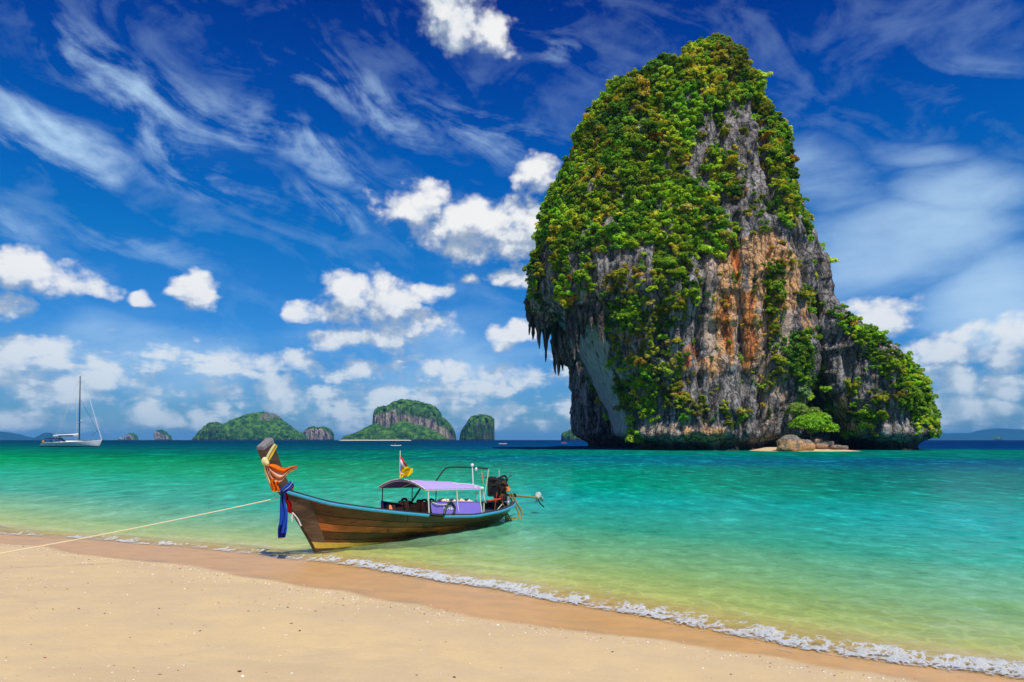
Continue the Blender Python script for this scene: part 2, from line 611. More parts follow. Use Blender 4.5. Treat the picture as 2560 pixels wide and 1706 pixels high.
h = nt.m('ADD', nt.m('MULTIPLY', fine, .35), nt.m('ADD', nt.m('MULTIPLY', grain, .15), nt.m('MULTIPLY', nt.noise(Pw, 14.0, 4, .6), 1.0)))
bmp = nt.bump(h, nt.lin(wet, 0, 1, .55, .08), .02)
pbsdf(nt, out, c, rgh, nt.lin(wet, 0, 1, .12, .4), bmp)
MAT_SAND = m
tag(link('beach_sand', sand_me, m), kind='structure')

# water surface
gx = axis(-24, 16, .125, 14000, 1.085)
gy = axis(5.5, 31, .09, 14000, 1.07)
X, Y = np.meshgrid(gx, gy)
X = X.ravel(); Y = Y.ravel()
s, t = s_off(X, Y)
pz = np.stack([X, Y, np.zeros_like(X)], 1)
dist = np.hypot(X, Y)
fade = np.exp(-np.maximum(0, dist - 34) / 10)
shoal = sstep(s, -.2, 2.5)
Zw = np.zeros_like(X)
wrp = 1.2 * fbm(pz * .25, 3, 41)
for k, (lam, amp, ang) in enumerate([(2.3, .020, .55), (1.3, .012, .95), (.85, .008, .2), (.55, .005, 1.25)]):
    ph = (X * math.sin(ang) + Y * math.cos(ang)) * 2 * math.pi / lam + wrp * 2.6 + 2.2 * fbm(pz / lam * .35, 2, 50 + k)
    Zw += amp * (1 - np.abs(np.sin(ph / 2)) * 2 + .27) * (.5 + .9 * sstep(fbm(pz * .3, 2, 60 + k), -.5, .7))
Zw = Zw * fade * shoal * .9
# low swells that rear up just before they break
br = .16 * fbm(np.stack([t * .35, t * 0, t * 0], 1), 3, 71)
for s0, a0, wd in ((.35, .075, .30), (2.1, .045, .55), (4.6, .03, .8)):
    amp = a0 * (.55 + .6 * sstep(fbm(np.stack([t * .22, t * 0 + s0 * 9, t * 0], 1), 3, 73), -.5, .5))
    d = (s - s0 - br * (1 + s0))
    Zw += amp * np.exp(-np.where(d < 0, (d / (wd * .45)) ** 2, (d / wd) ** 2)) * np.exp(-np.maximum(0, dist - 40) / 10)
Zw += np.where(s < .5, .012, .0) * np.exp(-np.maximum(0, dist - 40) / 10)
wat_me = np_mesh('sea_water', np.stack([X, Y, Zw], 1), grid_faces(len(gx), len(gy)))
f_attr(wat_me, 'offs', s)
f_attr(wat_me, 'depth', np.maximum(Zw - sand_z(s), 0))

m, nt, out = new_mat('sea_water')
geo = nt.new('ShaderNodeNewGeometry')
Pw = geo.outputs['Position']
offs = nt.attr('offs'); dep = nt.attr('depth')
px_, py_, _ = nt.sep(Pw)
patch = nt.noise(nt.vm('MULTIPLY', Pw, (.02, .07, 0)), 1.0, 4, .6)
patch2 = nt.noise(nt.vm('MULTIPLY', Pw, (.006, .018, 0)), 1.0, 4, .6)
lg = nt.m('LOGARITHM', nt.m('ADD', nt.m('MAXIMUM', offs, 0), 1.0), 10.0)
lg = nt.m('ADD', lg, nt.m('MULTIPLY', nt.m('SUBTRACT', patch, .5), nt.lin(lg, .6, 1.6, .0, .35)))
lg = nt.m('ADD', lg, nt.m('MULTIPLY', nt.m('SUBTRACT', patch2, .5), nt.lin(lg, 1.4, 2.2, 0, .8)))
body = nt.ramp(nt.m('DIVIDE', lg, 4.0), [
    (.0, (.46, .40, .17)), (.12, (.46, .57, .25)), (.19, (.25, .56, .31)), (.25, (.05, .42, .25)), (.32, (.005, .34, .17)), (.36, (.0, .29, .10)),
    (.42, (.0, .20, .072)), (.48, (.0, .125, .095)), (.54, (.0, .075, .10)), (.62, (.0, .042, .08)), (.75, (.0, .026, .062)), (1.0, (.0, .02, .055))])
# the open side to the right is bluer, and the sand under it darker
ux = nt.m('DIVIDE', px_, nt.m('MAXIMUM', py_, 5.0))
body = nt.mix(nt.m('MULTIPLY', nt.ss(ux, -.24, .10), nt.ss(lg, .9, 1.4)), body, nt.mix(1.0, body, (.8, .97, 1.75), 'MULTIPLY'))
body = nt.mix(nt.m('MULTIPLY', nt.ss(ux, .18, .6), nt.ss(lg, 1.2, 1.6)), body, nt.mix(1.0, body, (.8, .72, .86), 'MULTIPLY'))
body = nt.mix(nt.m('MULTIPLY', nt.ss(ux, -.1, .5), nt.ss(lg, .95, .5)), body, nt.mix(1.0, body, (.66, .74, .72), 'MULTIPLY'))
# the shelf round the foot of the great rock is shallow and green
rf = nt.vm('MULTIPLY', nt.vm('SUBTRACT', Pw, (62, 152, 0)), (1 / 120.0, 1 / 62.0, 0))
rf = nt.vm('LENGTH', nt.vm('ADD', rf, nt.vm('SCALE', nt.vm('SUBTRACT', nt.noise(nt.vm('MULTIPLY', Pw, (.03, .05, 0)), 1.0, 4, .6, out='Color'), (.5, .5, .5)), scale=.7)))
body = nt.mix(nt.ss(rf, 1.1, .45, 0, .8), body, (.0, .17, .095))
# gust patches and wave groups: light and dark of the wave slopes painted into the body colour
w1 = nt.noise(nt.vm('MULTIPLY', Pw, (2.6, 2.2, 0)), 1.0, 4, .70)
w2 = nt.noise(nt.vm('MULTIPLY', Pw, (1.0, .42, 0)), 1.0, 4, .72)
w3 = nt.noise(nt.vm('MULTIPLY', Pw, (.30, .075, 0)), 1.0, 5, .74)
w4 = nt.noise(nt.vm('MULTIPLY', Pw, (.006, .016, 0)), 1.0, 7, .7)
def cen(v, k):
    return nt.m('MULTIPLY', nt.m('SUBTRACT', v, .5), k)
k1 = nt.lin(py_, 11, 40, 3.4, .8); k2 = nt.m('MULTIPLY', nt.lin(py_, 12, 34, 1.6, 4.6), nt.lin(py_, 90, 200, 1, .3)); k3 = nt.lin(py_, 40, 130, .4, 5.5)
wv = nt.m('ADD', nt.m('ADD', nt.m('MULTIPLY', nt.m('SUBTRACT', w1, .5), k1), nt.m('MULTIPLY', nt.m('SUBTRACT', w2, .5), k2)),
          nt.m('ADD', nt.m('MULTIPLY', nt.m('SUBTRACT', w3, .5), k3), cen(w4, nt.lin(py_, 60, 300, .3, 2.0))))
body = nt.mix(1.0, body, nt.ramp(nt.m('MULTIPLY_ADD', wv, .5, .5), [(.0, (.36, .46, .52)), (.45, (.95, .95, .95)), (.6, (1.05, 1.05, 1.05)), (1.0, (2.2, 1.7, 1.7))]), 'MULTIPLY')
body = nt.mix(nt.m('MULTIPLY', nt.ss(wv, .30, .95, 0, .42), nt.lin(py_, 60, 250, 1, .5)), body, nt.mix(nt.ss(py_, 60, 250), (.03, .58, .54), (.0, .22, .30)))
# ripples
r1 = nt.noise(nt.vm('MULTIPLY', Pw, (2.0, 2.8, 1)), 1.0, 5, .62, .3)
r2 = nt.noise(nt.vm('MULTIPLY', Pw, (.6, .8, 1)), 1.0, 4, .6, .2)
r3 = nt.noise(nt.vm('MULTIPLY', Pw, (.09, .12, 1)), 1.0, 4, .6)
far = nt.ss(py_, 14, 110)
hgt = nt.m('ADD', nt.m('MULTIPLY', r1, nt.lin(far, 0, 1, .07, .10)), nt.m('ADD', nt.m('MULTIPLY', r2, nt.lin(far, 0, 1, .10, .5)), nt.m('MULTIPLY', r3, nt.lin(far, 0, 1, 0, 1.6))))
nrm = nt.bump(hgt, 1.0, nt.lin(far, 0, 1, .45, 1.0))
fr = nt.new('ShaderNodeFresnel'); fr.inputs[0].default_value = 1.33
nt.put(fr.inputs['Normal'], nrm)
gl = nt.new('ShaderNodeBsdfGlossy')
nt.put(gl.inputs['Color'], (.80, .93, 1)); nt.put(gl.inputs['Roughness'], nt.lin(far, 0, 1, .06, .32)); nt.put(gl.inputs['Normal'], nrm)
df = nt.new('ShaderNodeBsdfDiffuse')
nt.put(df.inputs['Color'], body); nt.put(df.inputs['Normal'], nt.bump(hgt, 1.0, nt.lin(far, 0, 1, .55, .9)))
tr = nt.new('ShaderNodeBsdfTransparent')
nt.put(tr.inputs['Color'], nt.ramp(nt.m('DIVIDE', dep, .8), [(0, (1, 1, 1)), (.10, (.92, .98, .80)), (.35, (.66, .95, .66)), (1, (.2, .8, .6))]))
opa = nt.m('SUBTRACT', 1.0, nt.m('EXPONENT', nt.m('MULTIPLY', dep, -2.6)))
mx = nt.new('ShaderNodeMixShader')
nt.put(mx.inputs[0], opa); nt.l.new(tr.outputs[0], mx.inputs[1]); nt.l.new(df.outputs[0], mx.inputs[2])
m2 = nt.new('ShaderNodeMixShader')
fac = nt.m('MINIMUM', nt.m('MULTIPLY', fr.outputs[0], nt.lin(wv, -.8, .9, .20, .70)), nt.lin(far, 0, 1, .20, .012))
nt.put(m2.inputs[0], fac); nt.l.new(mx.outputs[0], m2.inputs[1]); nt.l.new(gl.outputs[0], m2.inputs[2])
nt.l.new(m2.outputs[0], out.inputs[0])
MAT_WATER = m
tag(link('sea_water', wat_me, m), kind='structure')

# foam: its own thin, ragged, lumpy sheet along the breaking line
tt = np.arange(-44, 8, .024)
so = np.arange(-.35, 1.5, .022)
T, S0 = np.meshgrid(tt, so)
T = T.ravel(); S0 = S0.ravel()
base = np.interp(T, _ft, _fs, left=-1.5, right=-.8)
o = np.zeros_like(T)
for d in (-1.2, -.6, 0, .6, 1.2):
    o = o + np.interp(T + d, _ft, _fs, left=-1.5, right=-.8)
sw = S0 + o / 5 + 10.35
Xf = NX * sw + NY * T
Yf = NY * sw - NX * T
pf = np.stack([Xf, Yf, Yf * 0], 1)
tl = np.stack([T, T * 0, T * 0], 1)
brf = .16 * fbm(tl * .35, 3, 71)
# width and strength of the foam along the shore
wob = .12 * fbm(tl * .9, 3, 81) + .05 * fbm(tl * 3.1, 2, 82)
ctr = .10 + brf * .5 + wob
stren = np.interp(T, [-46, -30, -27, -24, -21.5, -18, -16, -13, -11.5, -10.2, -9, -6, -4.5, -2.5, 0, 3, 8], [.5, .8, 1.0, .9, .3, .95, .4, .35, .75, 1.0, 1.1, 1.1, .95, .85, .95, .95, .85])
wdt = np.interp(T, [-30, -12, -9.5, -7, -4, -1, 2, 8], [.10, .16, .48, .42, .36, .44, .56, .62])
d = (S0 - ctr)
prof = np.exp(-np.where(d < 0, (d / (.10)) ** 2, (d / wdt) ** 2))
cells = fbm(pf * 3.6 + .5 * np.stack([fbm(pf * 2, 2, 86)] * 3, 1), 5, 85, ridged=True, gain=.68) - .20
holes = fbm(pf * 12, 3, 88)
mask = prof * (.42 + .50 * stren) + 1.25 * cells * (1 - .30 * stren) + .40 * holes - .60 - .16 * (1 - stren)
mask = np.maximum(mask, (np.exp(-((d + .10 + .03 * holes) / .03) ** 2) * .8 - .62 + .22 * cells + .2 * (stren - .6)))      # the thin lip at the front
# a second, broken line further out on the left
d2 = S0 - (.95 + .25 * fbm(tl * .5, 3, 91))
mask = np.maximum(mask, np.exp(-(d2 / .07) ** 2) * np.interp(T, [-40, -28, -25, -20, -15, -12.5, -9, 8], [.6, .9, .7, .1, .75, .5, .1, .1]) + .32 * cells - .62)
sx, _ = s_off(Xf, Yf)
zs = sand_z(sx)
amp = .075 * (.55 + .6 * sstep(fbm(np.stack([T * .22, T * 0 + .35 * 9, T * 0], 1), 3, 73), -.5, .5))
dd = sx - .35 - br[0] * 0 - brf * 1.35
zsea = amp * np.exp(-np.where(dd < 0, (dd / .135) ** 2, (dd / .30) ** 2)) + .012
zb = np.maximum(zs, zsea)
lump = np.clip(mask, 0, .6)
Zf = zb + .012 + lump * .03 * (.6 + .9 * fbm(pf * 9, 3, 95)) + .02 * lump * holes
Ff = grid_faces(len(tt), len(so))
keep = mask[Ff].max(1) > -.30
Ff = Ff[keep]
used = np.unique(Ff)
remap = -np.ones(len(Xf), dtype=np.int64); remap[used] = np.arange(len(used))
foam_me = np_mesh('sea_foam', np.stack([Xf, Yf, Zf], 1)[used], remap[Ff])
f_attr(foam_me, 'foam', mask[used])
m, nt, out = new_mat('sea_foam')
geo = nt.new('ShaderNodeNewGeometry')
nf = nt.noise(geo.outputs['Position'], 45, 4, .7)
fb = pbsdf(nt, None, nt.mix(nf, (.58, .62, .63), (.86, .87, .87)), .7, .3, nt.bump(nf, 1.0, .04))
fP = nt.vm('ADD', geo.outputs['Position'], nt.vm('SCALE', nt.noise(geo.outputs['Position'], 6.0, 3, .6, out='Color'), scale=.16))
lace = nt.m('SUBTRACT', 1.0, nt.ss(nt.voro(fP, 9.0, 1.0, 'DISTANCE_TO_EDGE', .6), .02, .22))
fa = nt.ss(nt.m('ADD', nt.attr('foam'), nt.m('ADD', nt.m('MULTIPLY', nt.m('SUBTRACT', nf, .5), .3), nt.m('MULTIPLY', nt.m('SUBTRACT', lace, .55), .75))), .02, .62, 0, .88)
ft = nt.new('ShaderNodeBsdfTransparent'); fm = nt.new('ShaderNodeMixShader')
nt.put(fm.inputs[0], fa); nt.l.new(ft.outputs[0], fm.inputs[1]); nt.l.new(fb.outputs[0], fm.inputs[2]); nt.l.new(fm.outputs[0], out.inputs[0])
MAT_FOAM = m
tag(link('sea_foam', foam_me, m), kind='stuff')
print('sand/water/foam verts', len(sand_me.vertices), len(wat_me.vertices), len(foam_me.vertices))

# ------------------------------------------------------------------ the great rock
YC = 200.0                 # distance of the middle of the tower
MPP = YC / FPX             # metres per photo pixel there


def prof(pts, py):
    """x at a height given as photo y, from a list of (px, py) points ordered by py"""
    p = sorted(pts, key=lambda q: q[1])
    return np.interp(py, [q[1] for q in p], [q[0] for q in p])


def loft(left, right, y0, y1, rings, yc, front, back, expo=2.6, seg=64, skew=0.0, name='loft', D=None):
    """closed body: for each photo height a super-ellipse from the left to the right outline; depths front/back are functions of 0..1 height"""
    V = []
    D = D or yc
    pys = np.linspace(y0, y1, rings)
    for k, py in enumerate(pys):
        xl, xr = float(prof(left, py)), float(prof(right, py))
        u = k / (rings - 1)
        z = EYE - (py - 1100) / FPX * D
        cx = ((xl + xr) / 2 - 1280) / FPX * D
        hw = max((xr - xl) / 2 / FPX * D, .3)
        fr, bk = front(u), back(u)
        for j in range(seg):
            a = 2 * math.pi * j / seg
            c, s_ = math.cos(a), math.sin(a)
            ex = 2.0 / expo
            X = cx + hw * math.copysign(abs(c) ** ex, c)
            dy = math.copysign(abs(s_) ** ex, s_)
            Y = yc + skew * (X - cx) + (dy * bk if dy > 0 else dy * fr)
            V.append((X, Y, z))
    n = len(V)
    F = grid_faces(seg, rings, wrap=True).tolist()
    F = [tuple(f) for f in F]
    F.append(tuple(range(seg - 1, -1, -1)))
    F.append(tuple(range(n - seg, n)))
    return V, F


def fuse(name, bodies, voxel, subdiv=1):
    me = bpy.data.meshes.new(name + '_src')
    VV, FF = [], []
    for V, F in bodies:
        o = len(VV)
        VV += V
        FF += [tuple(i + o for i in f) for f in F]
    me.from_pydata(VV, [], FF)
    me.update()
    o = bpy.data.objects.new('tmp', me)
    COL.objects.link(o)
    md = o.modifiers.new('r', 'REMESH'); md.mode = 'VOXEL'; md.voxel_size = voxel; md.use_smooth_shade = True
    sm = o.modifiers.new('s', 'SMOOTH'); sm.iterations = 4; sm.factor = .5
    if subdiv:
        sb = o.modifiers.new('d', 'SUBSURF'); sb.levels = subdiv; sb.subdivision_type = 'SIMPLE'
    dg = bpy.context.evaluated_depsgraph_get()
    res = bpy.data.meshes.new_from_object(o.evaluated_get(dg))
    bpy.data.objects.remove(o); bpy.data.meshes.remove(me)
    res.name = name
    return res


def get_v(me):
    a = np.empty(len(me.vertices) * 3, dtype=np.float32); me.vertices.foreach_get('co', a)
    n = np.empty(len(me.vertices) * 3, dtype=np.float32); me.vertices.foreach_get('normal', n)
    return a.reshape(-1, 3), n.reshape(-1, 3)


def set_v(me, V):
    me.vertices.foreach_set('co', np.ascontiguousarray(V, dtype=np.float32).ravel()); me.update()


TL = [(1742, 114), (1722, 124), (1684, 158), (1592, 190), (1508, 242), (1463, 283), (1442, 359), (1436, 403), (1403, 457), (1373, 522), (1358, 598),
      (1342, 653), (1336, 730), (1352, 775), (1392, 800), (1420, 830), (1442, 866), (1456, 900), (1468, 922), (1482, 946), (1497, 972), (1512, 1006), (1526, 1041),
      (1548, 1090), (1566, 1112), (1575, 1118), (1578, 1130), (1578, 1160)]
TR = [(1834, 114), (1842, 122), (1852, 142), (1868, 176), (1889, 214), (1903, 264), (1932, 317), (1943, 348), (1958, 413), (1962, 462), (1970, 531), (1978, 600),
      (1976, 700), (1972, 807), (1971, 944), (1966, 1006), (1958, 1065), (1945, 1095), (1934, 1116), (1932, 1130), (1932, 1160)]
def squash(pts, dx):
    return [(x + dx * min(1, max(0, (700 - y) / 300)), y + 27 * max(0, 1 - (y - 114) / 330)) for x, y in pts]


TL = squash(TL, 9); TR = [(x - 15 * math.exp(-((y - 380) / 190) ** 2), y) for x, y in squash(TR, -8)]
f_front = lambda u: 6 + 24 * min(1, u * 1.6) ** .8
f_back = lambda u: 8 + 24 * min(1, u * 1.5) ** .8
main = loft(TL, TR, 141, 1158, 120, YC, f_front, f_back, expo=2.5)
# right shoulder behind the cleft
SL = [(1850, 520), (1850, 1158)]
SRr = [(1965, 520), (1978, 531), (1993, 570), (2017, 589), (2031, 661), (2036, 700), (2050, 765), (2058, 800), (2062, 1158)]
shoulder = loft(SL, SRr, 520, 1158, 60, YC + 14, lambda u: 9 + 1 * u, lambda u: 18, expo=2.6)
talus = loft([(1900, 1078), (1880, 1158)], [(2100, 1078), (2130, 1158)], 1080, 1158, 16, YC + 4, lambda u: 8 + 8 * u, lambda u: 14, expo=2.2)
# the outcrop that leans on it at the right
OL = [(2026, 740), (2034, 800), (2044, 880), (2056, 960), (2076, 1020), (2100, 1070), (2125, 1100), (2132, 1120), (2132, 1160)]
OR = [(2050, 745), (2056, 786), (2108, 832), (2162, 878), (2210, 916), (2250, 956), (2268, 986), (2290, 1042), (2284, 1082), (2268, 1108), (2264, 1120), (2264, 1160)]
outcrop = loft(OL, OR, 740, 1158, 60, YC - 10, lambda u: 6 + 10 * u, lambda u: 10 + 16 * u, expo=2.2)
curtain1 = loft([(1340, 640), (1330, 700), (1324, 760), (1332, 800), (1350, 830)], [(1400, 640), (1400, 720), (1390, 780), (1376, 820), (1366, 830)], 640, 828, 30, 195, lambda u: 6 - 4 * u, lambda u: 6 - 4 * u, expo=2.0)
curtain2 = loft([(1384, 690), (1386, 780), (1388, 850), (1400, 900), (1410, 920)], [(1450, 690), (1448, 780), (1440, 850), (1434, 900), (1424, 920)], 690, 916, 34, 207, lambda u: 5 - 3 * u, lambda u: 7 - 5 * u, expo=2.0)
rock_me = fuse('rock_face', [main, shoulder, outcrop, curtain1, curtain2, talus], .70, 1)
V, N = get_v(rock_me)
qx, qy = to_px(V)
hN = N.copy(); hN[:, 2] *= .35
hN /= np.linalg.norm(hN, axis=1, keepdims=True) + 1e-6
big = fbm(V / 26.0, 3, 101)
rib = fbm(V / np.array([7.5, 7.5, 34.0]), 3, 111, ridged=True, rot=False)
rib2 = fbm(V / np.array([2.6, 2.6, 14.0]), 3, 121, ridged=True, rot=False)
ledge = fbm(V / np.array([14., 14., 4.2]), 3, 131)
pock = fbm(V / np.array([1.7, 1.7, 3.0]), 3, 141)
blk = fbm(V / np.array([4.2, 4.2, 6.0]), 3, 151, ridged=True)
smooth_slab = in_poly(qx, qy, [(1386, 800), (1440, 815), (1500, 800), (1515, 860), (1530, 960), (1560, 1060), (1600, 1085), (1560, 1116), (1520, 1050), (1490, 960), (1440, 900)]).astype(np.float32)
q = 1 - .82 * smooth_slab
low = sstep(qy, 1075, 1120)
disp = 3.4 * big + (1.9 * rib + .75 * rib2 + 1.2 * ledge + .9 * blk) * q + .42 * pock * q
# tidal notch: the sea has cut the foot back
zz = V[:, 2]
notch = np.exp(-((zz - 1.0) / 1.9) ** 2) * 3.2 - 1.2 * np.exp(-((zz - 4.6) / 1.8) ** 2)
fade_sil = sstep(np.abs(N[:, 1]), .05, .5)          # keep the outline, work the face
arch = in_poly(qx, qy, [(1330, 780), (1400, 790), (1480, 790), (1520, 860), (1600, 1060), (1600, 1140), (1480, 1140), (1400, 980), (1330, 900)]) & (N[:, 0] < .4)
disp = np.where(arch, disp * .3 - .8, disp)
V2 = V + hN * (disp * (.35 + .65 * fade_sil))[:, None] - hN * notch[:, None]
# deep vertical grooves and a hanging belt on the face
def groove(V2, pts, width, depth):
    gx_ = prof(pts, qy)
    d = np.abs(qx - gx_) / width
    y0, y1 = min(p[1] for p in pts), max(p[1] for p in pts)
    win = sstep(qy, y0, y0 + 40) * (1 - sstep(qy, y1 - 40, y1)) * (N[:, 1] < .1)
    V2[:, 1] += depth * np.exp(-d * d) * win
for pts, w_, dp in [([(1748, 560), (1756, 700), (1742, 860), (1765, 1090)], 9, 2.2), ([(1830, 520), (1838, 640), (1850, 800), (1860, 960), (1848, 1112)], 9, 3.0),
                    ([(1905, 560), (1912, 700), (1905, 900), (1890, 1112)], 8, 2.4), ([(1640, 600), (1650, 760), (1640, 900)], 10, 2.0),
                    ([(1790, 250), (1800, 420), (1786, 560)], 10, 2.2), ([(1880, 230), (1905, 420), (1925, 560)], 9, 3.0),
                    ([(1700, 640), (1712, 800), (1690, 1000)], 7, 1.6), ([(1960, 560), (1985, 700), (1995, 800)], 8, 2.4),
                    ([(2110, 850), (2140, 980), (2160, 1100)], 8, 1.8), ([(2180, 900), (2215, 1000), (2235, 1100)], 8, 1.6)]:
    groove(V2, pts, w_, dp)
set_v(rock_me, V2)
V, N = get_v(rock_me)
qx, qy = to_px(V)
jx = qx + 16 * fbm(V / 3.0, 3, 161) + 22 * fbm(V / 9.0, 2, 163)
jy = qy + 26 * fbm(V / np.array([3., 3., 7.]), 3, 165)


def paint(polys):
    a = np.zeros(len(V), dtype=np.float32)
    for p in polys:
        a = np.maximum(a, in_poly(jx, jy, p).astype(np.float32))
    return a


frontside = (N[:, 1] < .25)
warm = paint([[(1855, 735), (1905, 720), (1910, 860), (1895, 935), (1862, 925)], [(1800, 600), (1850, 600), (1855, 700), (1835, 860), (1830, 910), (1795, 890), (1790, 720)],
              [(1745, 880), (1805, 880), (1800, 940), (1750, 935)], [(1462, 740), (1510, 745), (1512, 860), (1480, 850)], [(1700, 1072), (1820, 1072), (1820, 1100), (1690, 1108)],
              [(1850, 600), (1925, 560), (1985, 640), (1990, 760), (1940, 780), (1880, 720)], [(2000, 780), (2026, 740), (2040, 820), (2015, 850)], [(2090, 1000), (2120, 1010), (2150, 1100), (2120, 1110)]])
red = paint([[(1862, 740), (1892, 735), (1896, 860), (1880, 930), (1862, 900)], [(1800, 740), (1828, 740), (1836, 900), (1812, 900)], [(1706, 870), (1744, 870), (1740, 925), (1716, 925)],
             [(1820, 610), (1850, 610), (1848, 700), (1826, 700)], [(1480, 740), (1504, 745), (1506, 860), (1490, 850)]])
pale = paint([[(1900, 600), (1990, 590), (2010, 760), (1960, 1000), (1905, 1090), (1900, 900)], [(1760, 560), (1850, 560), (1850, 900), (1770, 960)], [(1560, 1060), (1830, 1066), (1830, 1110), (1600, 1112)]])
f_attr(rock_me, 'warm', warm * frontside); f_attr(rock_me, 'red', red * frontside); f_attr(rock_me, 'pale', pale * frontside)
f_attr(rock_me, 'slab', in_poly(jx, jy, [(1386, 800), (1440, 815), (1500, 800), (1515, 860), (1530, 960), (1560, 1060), (1600, 1085), (1560, 1116), (1520, 1050), (1490, 960), (1440, 900)]).astype(np.float32))


def rock_material(name, scale=1.0, tint=(1, 1, 1), painted=True, base=((.030, .029, .029), (.215, .20, .19), (.54, .50, .46))):
    m, nt, out = new_mat(name)
    Pw = nt.new('ShaderNodeNewGeometry').outputs['Position']
    Pw = nt.vm('SCALE', Pw, scale=1.0 / scale)
    n1 = nt.noise(nt.vm('MULTIPLY', Pw, (.30, .30, .07)), 1.0, 6, .62)
    n2 = nt.noise(nt.vm('MULTIPLY', Pw, (1.1, 1.1, .22)), 1.0, 6, .66)
    n3 = nt.noise(Pw, 1.5, 6, .7)
    g = nt.m('ADD', nt.m('MULTIPLY', n1, .45), nt.m('ADD', nt.m('MULTIPLY', n2, .35), nt.m('MULTIPLY', n3, .3)))
    c = nt.ramp(g, [(.40, tuple(a * b for a, b in zip(base[0], tint))), (.53, tuple(a * b for a, b in zip(base[1], tint))), (.64, tuple(a * b for a, b in zip(base[2], tint)))])
    n4 = nt.noise(nt.vm('MULTIPLY', Pw, (.5, .5, .35)), 1.0, 4, .6)
    c = nt.mix(nt.ss(n4, .48, .7, 0, .5), c, tuple(a * b for a, b in zip((.24, .16, .10), tint)))
    if painted:
        wv = nt.m('MULTIPLY', nt.attr('warm'), nt.ss(n2, .36, .52))
        c = nt.mix(nt.m('MULTIPLY', nt.attr('pale'), nt.ss(n1, .40, .56, 0, .8)), c, (.66, .47, .33))
        c = nt.mix(wv, c, nt.ramp(n3, [(.35, (.74, .30, .08)), (.6, (.84, .52, .25))]))
        c = nt.mix(nt.m('MULTIPLY', nt.attr('red'), nt.ss(n3, .40, .56, 0, .95)), c, nt.ramp(n2, [(.4, (.68, .11, .012)), (.6, (.90, .30, .03))]))
        c = nt.mix(nt.m('MULTIPLY', nt.attr('slab'), .8), c, nt.ramp(n2, [(.4, (.46, .47, .45)), (.6, (.66, .66, .63))]))
    # black band at the waterline and streaks of lichen
    if painted:
        z = nt.sep(nt.vm('SCALE', Pw, scale=scale))[2]
        c = nt.mix(nt.m('MULTIPLY', nt.ss(z, 3.2, .8), .85), c, (.02, .018, .014))
    dark = nt.noise(nt.vm('MULTIPLY', Pw, (.7, .7, .05)), 1.0, 5, .6)
    c = nt.mix(nt.ss(dark, .56, .70, 0, .75), c, (.022, .022, .026))
    # cracks: thin black joints, mostly upright
    jw = nt.vm('ADD', nt.vm('MULTIPLY', Pw, (.42, .42, .10)), nt.vm('SCALE', nt.noise(Pw, .5, 4, .65, out='Color'), scale=.7))
    ck = nt.voro(jw, 1.0, 1.5, 'DISTANCE_TO_EDGE', .6)
    c = nt.mix(nt.m('MULTIPLY', nt.ss(ck, .065, .012, 0, .75), nt.m('SUBTRACT', 1.0, nt.m('MULTIPLY', nt.attr('slab'), .85))), c, (.016, .015, .017))
    jw2 = nt.vm('ADD', nt.vm('MULTIPLY', Pw, (.9, .9, .55)), nt.vm('SCALE', nt.noise(Pw, 1.1, 3, .6, out='Color'), scale=.8))
    ck2 = nt.voro(jw2, 1.0, 1.0, 'DISTANCE_TO_EDGE', .6)
    c = nt.mix(nt.m('MULTIPLY', nt.ss(ck2, .05, .012, 0, .45), nt.m('SUBTRACT', 1.0, nt.attr('slab'))), c, (.02, .018, .018))
    hh = nt.m('ADD', nt.m('MULTIPLY', nt.ss(ck, .0, .12), .6), nt.m('MULTIPLY', n2, 1.0))
    hh = nt.m('ADD', hh, nt.m('ADD', nt.m('MULTIPLY', n3, .8), nt.m('MULTIPLY', nt.voro(nt.vm('MULTIPLY', Pw, (1, 1, .5)), 1.1, 2.0), .5)))
    pbsdf(nt, out, c, .88, .2, nt.bump(hh, .9, .9 * scale))
    return m


MAT_ROCK = rock_material('limestone')
island = empty('limestone_tower', (float(np.mean(V[:, 0])), YC, 0))
tag(island, 'towering limestone rock island with green shrubs, orange stains and a stalactite overhang', 'rock island')


def child(name, me, mat, par, **kw):
    o = link(name, me, mat, par)
    o.matrix_parent_inverse = Matrix.Translation(par.location).inverted()
    return tag(o, **kw)


child('rock_face', rock_me, MAT_ROCK, island)

# the darker spur far behind the overhang
BL = [(1452, 872), (1450, 920), (1455, 1000), (1462, 1060), (1474, 1098), (1478, 1106), (1478, 1160)]
BR = [(1700, 872), (1720, 1160)]
DB = 250.0
back = loft(BL, BR, 868, 1150, 60, DB + 14, lambda u: 14, lambda u: 20, expo=2.6, D=DB)
back_me = fuse('rear_spur', [back], .95, 1)
Vb, Nb = get_v(back_me)
hb = Nb.copy(); hb[:, 2] *= .3
dsp = 2.4 * fbm(Vb / 30, 3, 201) + 3.2 * fbm(Vb / np.array([7., 7., 40.]), 3, 203, ridged=True, rot=False) + 1.3 * fbm(Vb / np.array([2.6, 2.6, 9.]), 3, 205, ridged=True) - 4.0 * np.exp(-((Vb[:, 2] - 1.2) / 2.2) ** 2)
set_v(back_me, Vb + hb * dsp[:, None])
for a in ('warm', 'red', 'pale', 'slab'):
    f_attr(back_me, a, np.zeros(len(Vb)))
child('rear_spur', back_me, MAT_ROCK, island)

